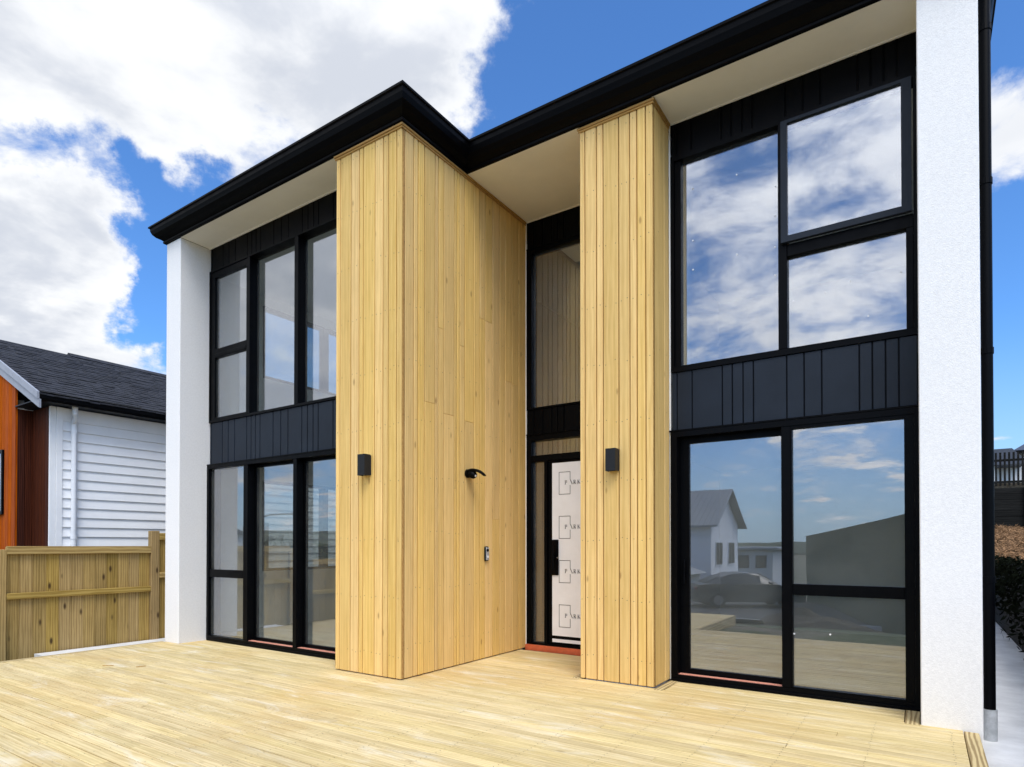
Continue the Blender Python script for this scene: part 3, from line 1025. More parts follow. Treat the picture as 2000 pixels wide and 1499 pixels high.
# side windows of the left rooms
for z0, z1 in ((0.90, 2.29), (3.86, 4.97)):
    m = MB()
    m.box(SWX0 - .012, SWX1 + .004, 1.384, 1.420, z0 + .004, z1 - .004).box(SWX0 - .012, SWX1 + .004, 4.16, 4.196, z0 + .004, z1 - .004)
    m.box(SWX0 - .012, SWX1 + .004, 1.420, 4.16, z0 + .004, z0 + .040).box(SWX0 - .012, SWX1 + .004, 1.420, 4.16, z1 - .040, z1 - .004)
    sw = m.build('window', BA, house)
    box('mullion', SWX0 - .008, SWX1, 2.525, 2.635, z0 + .041, z1 - .041, BA, sw)
    box('pane', SWX0 + .03, SWX0 + .036, 1.416, 2.53, z0 + .036, z1 - .036, 'window_glass', sw)
    box('pane', SWX0 + .03, SWX0 + .036, 2.63, 4.164, z0 + .036, z1 - .036, 'window_glass', sw)

# downpipe on the right side wall
m = MB()
m.tube([(0.388, 1.262, 5.40), (0.388, 1.262, 0.10)], .036, 16)
dp = m.build('downpipe', BA, house, smooth=True)
for zz in (3.93, 2.70, 5.05, 1.05):
    m = MB()
    m.tube([(0.388, 1.262, zz - .022), (0.388, 1.262, zz + .022)], .041, 16)
    m.box(0.336, 0.370, 1.250, 1.274, zz - .012, zz + .012)
    m.build('pipe_bracket', BA, dp)
m = MB()
m.tube([(0.388, 1.262, -.11), (0.388, 1.262, .122)], .0445, 18)
m.build('pipe_socket', 'grey_pvc', dp, smooth=True)

# ------------------------------------------------------------------ fittings on the walls
for (cx, yf, lab) in ((-4.636, -0.001, 'black box wall light on the timber bay left of the sensor light'),
                      (-2.424, YP - 0.001, 'black box wall light on the pine pier right of the front door')):
    t = thing('wall_lamp', (cx, yf, 1.99), lab, 'wall light', 'box wall lights')
    m = MB()
    x0, x1, y0, z0, z1, th = cx - .050, cx + .050, yf - .090, 1.992, 2.202, .004
    m.box(x0, x1, y0, y0 + th, z0, z1).box(x0, x0 + th, y0 + th, yf - .012, z0, z1).box(x1 - th, x1, y0 + th, yf - .012, z0, z1)
    m.build('lamp_body', 'lamp_black', t)
    box('back_plate', x0, x1, yf - .0115, yf, z0 + .006, z1 - .006, 'dark_panel_paint', t)
    box('lens', x0 + .006, x1 - .006, y0 + .006, yf - .014, z0 + .010, z0 + .016, 'frosted_lens', t)
    box('lens', x0 + .006, x1 - .006, y0 + .006, yf - .014, z1 - .016, z1 - .010, 'frosted_lens', t)

t = thing('sensor_light', (XBR, 1.03, 2.08), 'small black curved outdoor sensor light on the pine side wall', 'wall light')
m = MB()
m.tube([(XBR + .001, 1.03, 2.085), (XBR + .030, 1.03, 2.085)], .048, 20)
m.build('base', BA, t, smooth=True)
m = MB()
m.tube([(XBR + .031, 1.03, 2.080), (XBR + .05, 1.03, 2.080), (XBR + .095, 1.03, 2.062), (XBR + .115, 1.03, 2.054)], [.036, .046, .042, .026], 16)
m.build('sensor_head', BA, t, smooth=True)
m = MB()
m.tube([(XBR + .112, 1.026, 2.056), (XBR + .124, 1.026, 2.052)], .012, 12)
m.build('sensor_eye', 'disc_white', t, smooth=True)
rings = []
for k in range(11):
    a = k / 10
    x = XBR + .02 + .215 * a
    z = 2.118 + .030 * math.sin(a * math.pi * .62) - .090 * a * a
    hw = .044 * (1 - .25 * a)
    tk = .034 * (1 - .65 * a)
    rings.append([(x, 1.03 - hw, z - .006), (x, 1.03 - hw * .6, z + .008), (x, 1.03 + hw * .6, z + .008), (x, 1.03 + hw, z - .006), (x, 1.03 + hw * .8, z - tk), (x, 1.03 - hw * .8, z - tk)])
MB().loft(rings).build('hood', BA, t, smooth=True)

t = thing('doorbell', (XBR, 1.37, 1.12), 'slim grey and black doorbell on the pine side wall near the door', 'doorbell')
box('bell_housing', XBR + .001, XBR + .024, 1.335, 1.412, 1.118, 1.284, BA, t, .010)
box('face_plate', XBR + .0245, XBR + .030, 1.344, 1.403, 1.128, 1.274, 'chrome', t, .004)
m = MB()
m.tube([(XBR + .0305, 1.3735, 1.240), (XBR + .036, 1.3735, 1.240)], .017, 16)
m.build('camera_lens', BA, t, smooth=True)
m = MB()
m.tube([(XBR + .0305, 1.3735, 1.165), (XBR + .034, 1.3735, 1.165)], .014, 16)
m.build('bell_button', 'disc_white', t, smooth=True)

# splinters left on the deck
for (cx, cyy, an, L, lab) in ((-7.30, -1.22, .75, .11, 'pale wood splinter on the deck nearest the paling fence'), (-6.95, -1.05, 1.25, .09, 'thin wood splinter lying on the deck in front of the left column')):
    m = MB()
    d = Vector((math.cos(an), math.sin(an), 0))
    n = Vector((-d.y, d.x, 0)) * .006
    c = Vector((cx, cyy, 0.0035))
    m.prism([c - d * L / 2 - n * .3, c - d * L / 2 + n * .6, c + d * L / 2 + n * .2, c + d * L / 2 - n], (0, 0, .006))
    tag(m.build('wood_splinter', 'pine_trim_groove_shade'), lab, 'splinter', 'splinters on the deck')

# ------------------------------------------------------------------ paling fence on the left boundary
FX = -9.30
fence = thing('paling_fence', (FX, 0.2, -.15), 'tan timber paling fence with two rails beside the left path', 'fence')
PW, STEPY = 0.1405, 1.80
for k in range(-1, 7):                      # panel k starts at post y
    ytop = 0.176 - k * STEPY                # post towards the back of the panel
    ylow = ytop - STEPY + 0.115
    gz = min(ground_z(FX, ytop - .9), -0.12)
    top = 1.285 if k == 0 else (1.475 if k < 0 else 1.285 - 0.24 * k)
    base = -0.125 if k <= 0 else gz - .05
    box('post', FX - .055, FX + .045, ytop, ytop + .115, base - .3, top + (.22 if k == 0 else .20), 'fence_timber', fence, .005)
    for z0, z1 in ((top - .100, top), (top - .650, top - .575)):
        box('rail', FX + .0005, FX + .044, ylow + .002, ytop - .002, z0, z1, 'fence_rail_timber', fence, .004)
    n = 12
    pw = (ytop - ylow - .004) / n
    for i in range(n):
        yy = ylow + .002 + i * pw
        j = random.uniform(-.004, .003)
        box('paling', FX - .020 + j, FX - .001 + min(j, 0), yy + .0008, yy + pw - .0008, base, top - .012, 'fence_timber', fence, .0045)

# ------------------------------------------------------------------ neighbour's house on the left
nb = thing('neighbouring_house', (-14.0, 4.0, -.4), 'neighbouring house with white weatherboards, orange stained gable and dark shingle roof', 'house')
NX, NYF = -11.75, -0.654
NB0 = -0.5
GX = -10.75                      # outer edge of the eave
wall = MB()
wall.box(NX - .20, NX - .03, NYF + .03, 9.0, NB0, 3.44)
wall.box(-16.6, NX - .20, NYF + .03, NYF + .2, NB0, 3.44)
wall.prism([(-16.9, NYF + .03, 3.43), (NX - .2, NYF + .03, 3.43), (NX - .2, NYF + .03, 3.6), (-14.1, NYF + .03, 4.8), (-16.9, NYF + .03, 3.6)], (0, .15, 0))
wall.box(-16.6, -16.45, NYF + .2, 9.0, NB0, 3.44).box(-16.6, NX - .03, 9.0, 9.15, NB0, 3.44)
wall.build('house_wall', 'render_cream', nb)
# dark brown return and front, then corner boards, then weatherboards
WX, WY = -11.10, -0.432
EZ0 = 3.38
WALLZ = 3.425
box('house_wall', NX - .02, WX - .03, WY + .035, 9.0, NB0, 3.44, 'render_cream', nb)
back = box('brown_cladding', NX - .029, NX - .014, NYF + .02, WY + .03, NB0, WALLZ, 'dark_brown_cedar', nb)
for i in range(2):
    a = NYF + .03 + i * .1
    box('board', NX - .013, NX, a + .004, a + .094, NB0, WALLZ, 'dark_brown_cedar', back, .003)
back = box('brown_cladding', NX + .001, WX - .014, WY + .015, WY + .03, NB0, WALLZ, 'dark_brown_cedar', nb)
xx = NX + .002
while xx < WX - .05:
    e_ = min(xx + .125, WX - .014)
    box('board', xx, e_ - .005, WY, WY + .014, NB0, WALLZ, 'dark_brown_cedar', back, .003)
    xx = e_
m = MB()
m.prism([(-13.3, NYF + .0145, NB0), (NX - .001, NYF + .0145, NB0), (NX - .001, NYF + .0145, EZ0 + (GX - NX) * .463), (-13.3, NYF + .0145, EZ0 + (GX + 13.3) * .463)], (0, .0145, 0))
back = m.build('orange_cladding', 'orange_stained_cedar', nb)
xx = NX
while xx > -13.2:
    m = MB()
    m.prism([(xx - .135, NYF, NB0), (xx - .004, NYF, NB0), (xx - .004, NYF, EZ0 + (GX - xx + .004) * .463), (xx - .135, NYF, EZ0 + (GX - xx + .135) * .463)], (0, .014, 0))
    m.build('board', 'orange_stained_cedar', back)
    xx -= .139
box('corner_board', WX - .013, WX + .020, WY - .002, -.352, NB0, WALLZ, 'white_weatherboard_paint', nb, .003)
box('corner_board', WX - .013, WX + .030, -.349, -.266, NB0, WALLZ, 'white_weatherboard_paint', nb, .003)
box('frieze_board', WX - .012, WX + .016, -.264, 9.0, 3.225, WALLZ, 'white_weatherboard_paint', nb, .003)
wb = box('weatherboard_wall', WX - .03, WX - .013, -.264, 9.0, NB0, 3.223, 'white_weatherboard_paint', nb)
z = 3.222
while z > NB0 + .1:
    m = MB()
    m.prism([(WX - .012, -.264, z), (WX - .002, -.264, z), (WX + .022, -.264, z - .148), (WX - .012, -.264, z - .148)], (0, 9.2, 0))
    m.build('weatherboard', 'white_weatherboard_paint', wb)
    z -= .1495
# window in the orange gable
m = ring(-13.2, -12.19, 1.79, 2.82, NYF - .03, NYF - .001, .05, .05, .05, .05)
nw = m.build('window', BA, nb)
box('pane', -13.16, -12.23, NYF - .016, NYF - .010, 1.83, 2.78, 'window_glass', nw)
# eaves, gutter, barge boards
SL = 0.463
EZ = 3.52
box('soffit', -11.745, GX - .11, NYF - .01, 9.1, 3.445, 3.460, 'dark_panel_paint', nb)  # dark paint puts the shade under the eave into the colour
m = MB()
m.prism([(GX - .11, NYF - .015, 3.425), (GX - .02, NYF - .015, 3.425), (GX, NYF - .015, 3.46), (GX, NYF - .015, 3.555), (GX - .015, NYF - .015, 3.562), (GX - .11, NYF - .015, 3.50)], (0, 9.8, 0))
m.build('gutter', BA, nb)
RX = -14.1
RZ = EZ + (GX - RX) * SL
for (p0, p1, dy) in ((0.0, .105, .0), (.106, .235, .022)):
    m = MB()
    y0 = NYF - .055 + dy
    m.prism([(GX - .01, y0, EZ + .03 - p0), (GX - .01 - .0, y0, EZ + .03 - p1), (RX, y0, RZ + .03 - p1), (RX, y0, RZ + .03 - p0)], (0, .030, 0))
    m.build('barge_board', 'barge_grey_paint', nb)
rm = MB()
rm.prism([(GX - .03, NYF - .02, EZ - .02), (RX, NYF - .02, RZ - .02), (2 * RX - GX, NYF - .02, EZ - .02), (2 * RX - GX, NYF - .02, EZ - .07), (RX, NYF - .02, RZ - .08), (GX - .03, NYF - .02, EZ - .07)], (0, 9.9, 0))
roof = rm.build('roof', 'shingle', nb)
sm = MB()
sl_len = math.hypot(GX - RX, RZ - EZ)
ux, uz = (RX - GX) / sl_len, (RZ - EZ) / sl_len
rows = 25
for r_ in range(rows):
    s0 = r_ * sl_len / rows - .015
    s1 = s0 + sl_len / rows + .03
    yy = NYF - .03 + random.uniform(-.2, 0)
    while yy < 9.2:
        wdt = random.choice((.10, .14, .17, .2, .24))
        y0, y1 = max(yy, NYF - .03), min(yy + wdt, 9.2)
        if y1 - y0 > .02:
            lift = random.uniform(.008, .024)
            ext = random.uniform(-.012, .012)
            a0, a1 = s0 + ext, s1
            A = (GX + ux * a0 - uz * lift * -1 * .5, EZ + uz * a0 + lift)
            B = (GX + ux * a1, EZ + uz * a1 + .003)
            n = len(sm.v)
            sm.v += [(A[0], y0 + .002, A[1]), (A[0], y1 - .002, A[1]), (B[0], y1 - .002, B[1]), (B[0], y0 + .002, B[1]),
                     (A[0], y0 + .002, A[1] - .02), (A[0], y1 - .002, A[1] - .02)]
            sm.f += [(n, n + 1, n + 2, n + 3), (n + 4, n + 5, n + 1, n), (n + 4, n, n + 3), (n + 5, n + 2, n + 1)]
        yy += wdt
tag(sm.build('shingles', 'shingle', roof, fix=False), kind='stuff')
m = MB()
m.prism([(RX + .16, .93, RZ - .05), (RX, .93, RZ + .045), (RX - .16, .93, RZ - .05)], (0, 8.2, 0))
m.build('ridge_cap', 'shingle', roof)
# white downpipe with a swan neck
m = MB()
m.tube([(-10.93, -.155, 3.44), (-10.93, -.155, 3.33), (-10.975, -.140, 3.255), (-11.030, -.125, 3.18), (-11.035, -.123, NB0)], .040, 14)
ndp = m.build('downpipe', 'white_pvc', nb, smooth=True)
for zz in (3.08, 1.42):
    m = MB()
    m.tube([(-11.035, -.123, zz - .03), (-11.035, -.123, zz + .03)], .046, 14)
    m.build('pipe_collar', 'white_pvc', ndp, smooth=True)

# ------------------------------------------------------------------ right side: retaining bank, rear wall and fence, far house
rw = thing('retaining_wall', (1.2, 6.0, -.1), 'low black timber retaining wall along the concrete side path', 'wall')
for r_ in range(6):
    z0 = -.14 + r_ * .20
    yy = 0.2
    while yy < 22.0:
        L = 2.4 if yy > .3 else 1.2 + (r_ % 2) * .9
        box('sleeper', 1.075 + random.uniform(0, .008), 1.145, yy, yy + L - .006, z0, z0 + .194, 'black_timber', rw, .006)
        yy += L
# dark creeper hanging over the wall, dry clippings along its top
lm = MB()
for k in range(2600):
    yy = random.uniform(3.0, 16.0)
    zz = 1.12 - abs(random.gauss(0, .55))
    if zz < -.08: continue
    c = Vector((1.05 - random.uniform(0, .10) * (1 - .5 * abs(zz)), yy, zz))
    a = Vector((random.uniform(-1, 1), random.uniform(-1, 1), random.uniform(-1.4, .6))).normalized() * random.uniform(.03, .07)
    b = a.cross(Vector((random.uniform(-1, 1), random.uniform(-1, 1), random.uniform(-1, 1)))).normalized() * random.uniform(.012, .028)
    lm.poly([c - a, c + b, c + a, c - b])
tag(lm.build('hanging_creeper', 'dark_leaf', fix=False), 'dark creeper hanging over the black retaining wall', 'creeper', kind='stuff')
lm = MB()
for k in range(11000):
    yy = random.uniform(4.0, 23.6)
    xx = random.uniform(1.02, 2.6)
    zz = (ground_z(xx, yy) if xx > 1.16 else 1.06) + .30 * abs(mnoise.noise(Vector((xx * 1.6, yy * 1.1, 0)))) + random.uniform(0, .16)
    c = Vector((xx, yy, zz))
    a = Vector((random.uniform(-1, 1), random.uniform(-1, 1), random.uniform(-.5, .8))).normalized() * random.uniform(.04, .15)
    b = a.cross(Vector((random.uniform(-1, 1), random.uniform(-1, 1), random.uniform(-1, 1)))).normalized() * random.uniform(.003, .013)
    lm.poly([c - a, c + b, c + a, c - b])
for k in range(60):
    yy, xx = random.uniform(7, 18), random.uniform(1.3, 2.6)
    h = random.uniform(.25, .7)
    dx, dyy = random.uniform(-.2, .2), random.uniform(-.2, .2)
    lm.tube([(xx, yy, 1.1), (xx + dx * .4, yy + dyy * .4, 1.1 + h * .6), (xx + dx, yy + dyy, 1.1 + h)], [.006, .004, .002], 4, cap=False)
tag(lm.build('dry_vegetation', 'dry_leaf', fix=False), 'dry brown clippings heaped along the top of the retaining wall', 'dry plants', kind='stuff')

bw = thing('rear_retaining_wall', (3.0, 23.9, 1.6), 'tall black timber retaining wall below the black picket fence', 'wall')
for r_ in range(9):
    z0 = 1.50 + r_ * .205
    for xx in (-3.0, -.6, 1.8, 4.2, 6.6):
        box('sleeper', xx, xx + 2.394, 23.80 + random.uniform(0, .01), 23.90, z0, z0 + .2, 'black_timber', bw, .006)
for xx in (-1.8, .6, 1.78, 3.0, 4.2, 5.4, 6.6):
    box('post', xx - .05, xx + .05, 23.70, 23.795, 1.4, 3.45, 'black_timber', bw, .006)
pf = thing('picket_fence', (3.0, 23.9, 3.35), 'black picket fence standing on top of the rear retaining wall', 'fence')
k = 0
xx = -.6
while xx < 6.9:
    box('picket', xx, xx + .062, 23.83, 23.85, 3.42, 4.62, 'black_timber', pf, .003)
    xx += .125
for z0 in (3.52, 4.30):
    box('rail', -.7, 6.95, 23.852, 23.90, z0, z0 + .08, 'black_timber', pf, .004)
for xx in (-.5, 1.5, 3.5, 5.5):
    box('post', xx, xx + .09, 23.901, 23.99, 3.35, 4.5, 'black_timber', pf, .004)

fh = thing('distant_house', (6.0, 38.0, 3.4), 'pale distant house with blue grey roof above the black picket fence', 'house')
box('house_wall', 3.1, 12.0, 37.0, 45.0, 1.5, 6.15, 'white_pvc', fh)
m = MB()
m.poly([(2.8 + 1.0, 36.6, 6.15), (12.4, 36.6, 6.15), (9.5, 41, 8.1), (6.4, 41, 8.1)])
m.poly([(3.8, 36.6, 6.15), (6.4, 41, 8.1), (3.8, 45.4, 6.15)])
m.poly([(12.4, 36.6, 6.15), (12.4, 45.4, 6.15), (9.5, 41, 8.1)])
m.poly([(3.8, 45.4, 6.15), (6.4, 41, 8.1), (9.5, 41, 8.1), (12.4, 45.4, 6.15)])
m.poly([(3.8, 36.6, 6.15), (3.8, 45.4, 6.15), (12.4, 45.4, 6.15), (12.4, 36.6, 6.15)])
m.build('roof', 'far_roof', fh)
box('gutter', 3.75, 12.45, 36.52, 36.6, 6.02, 6.18, BA, fh)
m = MB()
m.prism([(1.2, 35.2, 5.35), (4.2, 35.2, 5.35), (4.2, 35.2, 5.55), (3.7, 35.2, 6.15), (1.7, 35.2, 6.15), (1.2, 35.2, 5.55)], (0, 3, 0))
m.build('porch_roof', 'far_roof', fh)
box('porch_wall', 1.6, 3.09, 35.6, 38.0, 1.5, 5.34, 'white_pvc', fh)
for xx in (4.3, 6.4, 8.6):
    f = box('window', xx, xx + 1.1, 36.94, 36.995, 4.2, 5.5, BA, fh)
    box('pane', xx + .06, xx + 1.04, 36.925, 36.938, 4.26, 5.44, 'dark_window', f)

# ------------------------------------------------------------------ the street behind the camera, seen in the glass
# dark green boundary fence stepping away down the slope
gf = thing('green_fence', (-2.0, -17.0, -1.2), 'tall dark green boundary fence running down to the street', 'fence')
A, B = Vector((0.75, -8.2, 0)), Vector((-4.9, -26.5, 0))
dv = (B - A)
LEN = dv.length
dv.normalize()
ang = math.atan2(dv.y, dv.x)
npan = int(LEN / .25)
for k in range(npan):
    p = A + dv * (k + .5) * .25
    zb = ground_z(p.x, p.y) - .1
    f = (k + .5) / npan
    zt = 2.22 - .50 * f + 0.0
    o = box('paling', -.120, .120, -.012, .012, 0, 1, 'dark_green_timber', gf) if False else None
    me = _cache.get('gp')
    if me is None:
        bm = bmesh.new()
        bmesh.ops.create_cube(bm, size=1.0)
        me = bpy.data.meshes.new('paling')
        bm.to_mesh(me)
        bm.free()
        me.materials.append(M('dark_green_timber'))
        _cache['gp'] = me
    o = link('paling', me, (p.x, p.y, (zb + zt) / 2), gf)
    o.scale = (.244, .022, zt - zb)
    o.rotation_euler = (0, 0, ang)

# gabled white house across the street
gh = thing('gabled_house', (-14.0, -31.0, -2.6), 'white weatherboard gabled house across the street with grey ribbed roof', 'house')
gx0, gx1, gy0, gy1, gz0, gze, gza = -22.0, -10.0, -33.7, -27.7, -3.4, 2.55, 4.55
GYC = (gy0 + gy1) / 2
m = MB()
m.box(gx0, gx1, gy0, gy1, gz0, gze)
m.prism([(gx1, gy0, gze), (gx1, gy1, gze), (gx1, (gy0 + gy1) / 2, gza - .12)], (gx0 - gx1, 0, 0))
hw = m.build('house_wall', 'white_weatherboard_paint', gh)
z = gz0 + .2
while z < gza - .4:
    half = (gy1 - gy0) / 2 * (1 if z < gze else (gza - z) / (gza - gze)) - .02
    if half > .3:
        box('weatherboard', gx1 + .001, gx1 + .022, GYC - half, GYC + half, z, z + .275, 'white_weatherboard_paint', hw)
    if z < gze - .28:
        box('weatherboard', gx0, gx1 - .01, gy1 + .001, gy1 + .022, z, z + .275, 'white_weatherboard_paint', hw)
    z += .28
m = MB()
for s in (1, -1):
    ye = GYC + s * 3.5
    m.prism([(gx0 - .4, ye, gze - .25), (gx0 - .4, GYC, gza), (gx0 - .4, GYC, gza + .1), (gx0 - .4, ye, gze - .15)], (gx1 - gx0 + .9, 0, 0))
grf = m.build('roof', 'ribbed_roof', gh)
rb = MB()
xx = gx0 - .3
while xx < gx1 + .5:
    rb.prism([(xx, GYC + 3.53, gze - .14), (xx, GYC, gza + .105), (xx, GYC, gza + .14), (xx, GYC + 3.53, gze - .105)], (.05, 0, 0))
    xx += .3
tag(rb.build('roof_ribs', 'ribbed_roof', grf), kind='stuff')
for (yy, z0, z1) in ((-29.3, .1, 1.5), (-32.0, .1, 1.5), (-29.6, -2.6, -1.2)):
    f = box('window', gx1 + .023, gx1 + .07, yy - .7, yy + .7, z0, z1, 'white_pvc', gh)
    for a in (-.64, .03):
        box('pane', gx1 + .071, gx1 + .078, yy + a, yy + a + .61, z0 + .08, z1 - .08, 'dark_window', f)
for xx in (-12.2, -16.0, -19.0):
    f = box('window', xx - .8, xx + .8, gy1 + .023, gy1 + .07, -.2, 1.3, 'white_pvc', gh)
    box('pane', xx - .7, xx + .7, gy1 + .071, gy1 + .078, -.1, 1.2, 'dark_window', f)
# garage in front of it
ga = thing('garage', (-14.0, -25.5, -2.4), 'low garage with grey hipped roof in front of the gabled house', 'garage')
box('garage_wall', -17.0, -10.2, -26.3, -23.2, -3.2, -.15, 'render_cream', ga)
m = MB()
e = (-17.4, -9.8, -26.35, -22.8)
m.poly([(e[0], e[3], -.2), (e[1], e[3], -.2), (-11.6, -24.6, .62), (-15.6, -24.6, .62)])
m.poly([(e[1], e[3], -.2), (e[1], e[2], -.2), (-11.6, -24.6, .62)])
m.poly([(e[1], e[2], -.2), (e[0], e[2], -.2), (-15.6, -24.6, .62), (-11.6, -24.6, .62)])
m.poly([(e[0], e[2], -.2), (e[0], e[3], -.2), (-15.6, -24.6, .62)])
m.build('roof', 'ribbed_roof', ga, fix=False)
gd = box('garage_door', -16.2, -12.0, -23.19, -23.15, -2.6, -.5, 'barge_grey_paint', ga)
for k in range(4):
    box('door_panel', -16.15, -12.05, -23.145, -23.125, -2.56 + k * .5, -2.1 + k * .5, 'barge_grey_paint', gd, .006)
# low white house further down
lh = thing('low_house', (-14.0, -58.0, -3.0), 'low white house further down the street beyond the gabled house', 'house')
box('house_wall', -18.0, -12.0, -62, -55.5, -5.0, .75, 'render_cream', lh)
box('roof', -18.5, -11.5, -62.5, -55.0, .755, 1.1, 'ribbed_roof', lh, .1)
for xx in (-17.0, -15.2, -13.6):
    f = box('window', xx, xx + 1.0, -55.495, -55.44, -.9, .3, BA, lh)
    box('pane', xx + .08, xx + .92, -55.435, -55.425, -.8, .2, 'dark_window', f)
for (bx, by, bw_, bd, bz, rz_, lab) in ((-44, -48, 11, 9, 2.6, 5.0, 'cream two storey house far left down the street'), (14, -42, 12, 9, 3.2, 5.8, 'cream house with grey roof beyond the dark green fence'),
                                   (-62, -26, 12, 10, 2.4, 4.6, 'cream gabled house at the far end of the street')):
    th_ = thing('street_house', (bx, by, ground_z(bx, by)), lab, 'house')
    gz = ground_z(bx, by) - .6
    box('house_wall', bx - bw_ / 2, bx + bw_ / 2, by - bd / 2, by + bd / 2, gz, bz, 'render_cream', th_)
    m = MB()
    m.prism([(bx - bw_ / 2 - .4, by - bd / 2 - .5, bz - .1), (bx - bw_ / 2 - .4, by + bd / 2 + .5, bz - .1), (bx - bw_ / 2 - .4, by, rz_)], (bw_ + .8, 0, 0))
    m.build('roof', 'far_roof', th_)
    for q in (-.3, 0.05, .3):
        f = box('window', bx + q * bw_ - .7, bx + q * bw_ + .7, by + bd / 2 + .001, by + bd / 2 + .06, bz - 1.9, bz - .6, BA, th_)
        box('pane', bx + q * bw_ - .6, bx + q * bw_ + .6, by + bd / 2 + .061, by + bd / 2 + .07, bz - 1.8, bz - .7, 'dark_window', f)


# parked car
def make_car(loc, yaw):
    root = thing('parked_car', (0, 0, 0), 'dark grey sedan parked across the street, mirrored in the right slider', 'car')
    # stations along the length: x, half width at sill, half width at belt, belt z, roof z, half width at roof
    st = [(-2.24, .62, .66, .80, .82, .60), (-2.15, .78, .80, .93, .96, .66), (-1.75, .84, .86, .97, 1.02, .68), (-1.25, .86, .88, .97, 1.26, .60), (-.75, .86, .89, .96, 1.42, .58),
          (-.2, .86, .89, .95, 1.45, .58), (.35, .86, .89, .94, 1.38, .57), (.85, .86, .88, .93, 1.12, .62), (1.15, .86, .87, .91, .95, .70), (1.75, .83, .84, .82, .85, .66), (2.12, .74, .76, .66, .70, .56), (2.26, .58, .60, .56, .60, .48)]
    body, cabin = MB(), MB()
    rings = []
    for (x, ws, wb_, zb, zr, wr) in st:
        rings.append([(x, -ws, .24), (x, -wb_, .55), (x, -wb_ * .985, zb), (x, -wr * 1.08, zb + .02), (x, wr * 1.08, zb + .02), (x, wb_ * .985, zb), (x, wb_, .55), (x, ws, .24)])
    body.loft(rings)
    b = body.build('car_body', 'car_paint', root, smooth=True)
    rings = [[(x, -wb_ * .93, zb + .01), (x, -wr, zr - .03), (x, -wr * .8, zr), (x, wr * .8, zr), (x, wr, zr - .03), (x, wb_ * .93, zb + .01)] for (x, ws, wb_, zb, zr, wr) in st if zr - zb > .035]
    cabin.loft(rings)
    cabin.build('cabin', 'car_paint', root, smooth=True)
    for s in (-1, 1):
        for (a, c) in ((3, 5), (5, 7)):
            m = MB()
            def sp(i, t, off=.012):
                x, ws, wb_, zb, zr, wr = st[i]
                y = wb_ * .93 + (wr - wb_ * .93) * t + off
                return (x + (.04 if i == a else -.04), s * y, zb + .01 + (zr - .04 - zb) * t)
            mid = (a + c) // 2
            m.prism([sp(a, .12), sp(mid, .12), sp(c, .12), sp(c, .86), sp(mid, .90), sp(a, .86)], (0, s * .006, 0))
            m.build('side_window', 'dark_window', root)
    for (i0, i1) in ((7, 6), (2, 3)):
        m = MB()
        p, q = st[i0], st[i1]
        e = .02 if i0 == 7 else -.02
        m.poly([(p[0] + e * 2, -p[5] * .85, p[4] - .02 + .02), (p[0] + e * 2, p[5] * .85, p[4] - .02 + .02), (q[0] + e, q[5] * .85, q[4] + .008), (q[0] + e, -q[5] * .85, q[4] + .008)])
        m.build('windscreen', 'dark_window', root)
    for x in (-1.38, 1.38):
        for s in (-1, 1):
            m = MB()
            m.tube([(x, s * .68, .32), (x, s * .70, .32), (x, s * .86, .32), (x, s * .88, .32)], [.29, .32, .32, .29], 24)
            wh = m.build('wheel', 'rubber', root, smooth=True)
            m = MB()
            m.tube([(x, s * .881, .32), (x, s * .892, .32)], .20, 20)
            m.build('rim', 'alloy', wh, smooth=True)
    for s in (-1, 1):
        box('headlight', 2.06, 2.17, s * .56 - .14, s * .56 + .14, .60, .70, 'frosted_lens', root, .02)
        box('tail_light', -2.25, -2.16, s * .60 - .12, s * .60 + .12, .72, .84, 'red_lens', root, .02)
        box('side_mirror', .62, .78, s * .97 - .07, s * .97 + .07, .96, 1.06, 'car_paint', root, .03)
    root.location = loc
    root.rotation_euler = (0, 0, yaw)


make_car((-6.2, -19.25, ground_z(-6.2, -19.25) + .07), math.atan2(-2.5, 3.8))

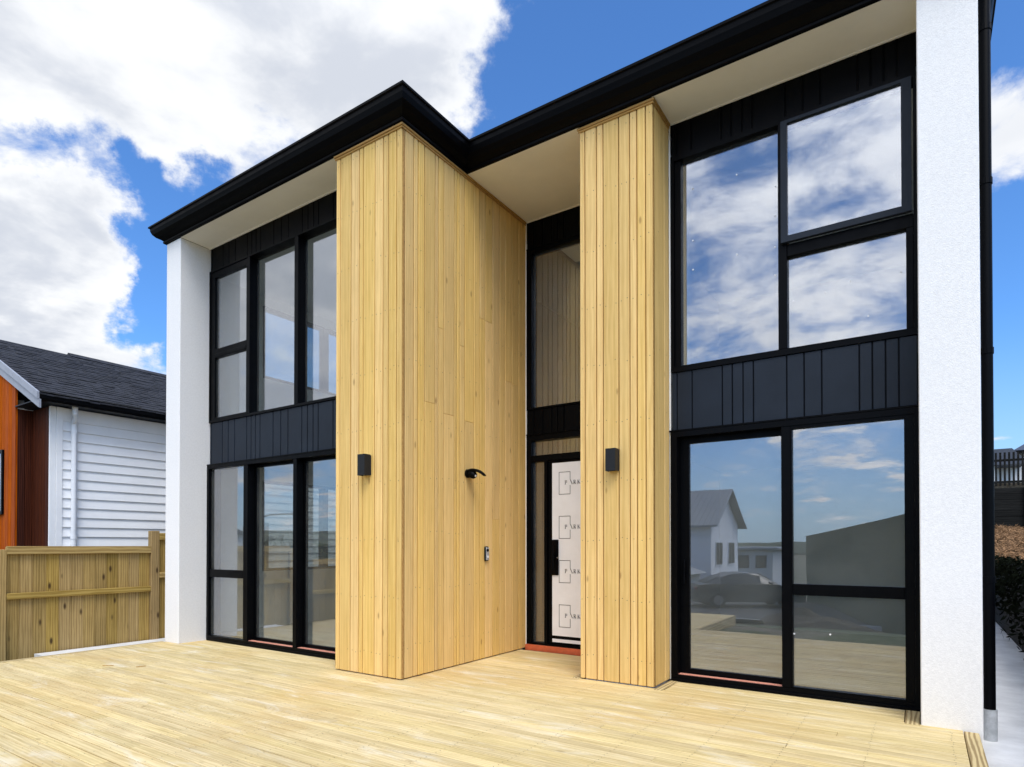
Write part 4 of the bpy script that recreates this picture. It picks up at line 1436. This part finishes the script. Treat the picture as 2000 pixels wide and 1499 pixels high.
# street lamp down the road
sl_ = thing('street_lamp', (-27.5, -12.6, ground_z(-27.5, -12.6)), 'grey street lamp with curved arm beside the road', 'street lamp')
gz = ground_z(-27.5, -12.6)
m = MB()
m.tube([(-27.5, -12.6, gz - .2), (-27.5, -12.6, 2.2)], [.09, .06], 10)
m.build('pole', 'galvanised', sl_, smooth=True)
m = MB()
m.tube([(-27.5, -12.6, 2.2), (-27.3, -12.75, 2.55), (-26.6, -13.2, 2.78), (-25.6, -13.9, 2.84)], .045, 8)
m.build('lamp_arm', 'galvanised', sl_, smooth=True)
box('lamp_head', -25.75, -25.15, -14.15, -13.75, 2.76, 2.90, 'galvanised', sl_, .04)
# heap of spoil by the driveway
m = MB()
NR, NK = 9, 26
for i in range(NR + 1):
    for k in range(NK):
        a = 2 * math.pi * k / NK
        rr_ = i / NR
        x, yy = -2.2 + 1.9 * rr_ * math.cos(a), -8.6 + 1.1 * rr_ * math.sin(a)
        n = mnoise.noise(Vector((x * 1.7, yy * 1.7, 2.0))) * .16 + mnoise.noise(Vector((x * 6, yy * 6, 5.0))) * .06
        m.v.append((x, yy, ground_z(x, yy) - .05 + (.50 * (1 - rr_ ** 1.6)) * (1 + n * 2) + n * (1 - rr_) * .6))
for i in range(NR):
    for k in range(NK):
        a, b = i * NK + k, i * NK + (k + 1) % NK
        m.f.append((a, b, b + NK, a + NK))
tag(m.build('soil_heap', 'soil', fix=False), 'low heap of loose soil and gravel in front of the deck', 'soil heap', kind='stuff')

# far-off belt of trees below the hills, reads as one dark mass in the left glass
plain('tree_green', (0.035, 0.05, 0.02), 0.95, 0.5, 0.6, spec=0.05)
m = MB()
for k in range(80):
    t_ = k / 79
    cx, cyy = -120 + 78 * t_ + random.uniform(-6, 6), -22 - 78 * t_ + random.uniform(-6, 6)
    gz = ground_z(cx, cyy)
    hh, rr_ = random.uniform(4.6, 6.4), random.uniform(3.2, 5.0)
    m.tube([(cx, cyy, gz - .3), (cx, cyy, gz + hh * .5)], [.35, .2], 6)
    for q in range(230):
        u, v, w_ = random.gauss(0, .5), random.gauss(0, .5), random.gauss(0, .45)
        c = Vector((cx + u * rr_, cyy + v * rr_, gz + hh * .58 + w_ * hh * .40))
        if c.z < gz + .3: continue
        a = Vector((random.uniform(-1, 1), random.uniform(-1, 1), random.uniform(-1, 1))).normalized() * random.uniform(.4, 1.0)
        b = a.cross(Vector((random.uniform(-1, 1), random.uniform(-1, 1), random.uniform(-1, 1)))).normalized() * random.uniform(.3, .7)
        m.poly([c - a, c + b, c + a, c - b])
tag(m.build('tree_belt', 'tree_green', fix=False), 'far belt of dark green trees below the hills down the street', 'trees', kind='stuff')
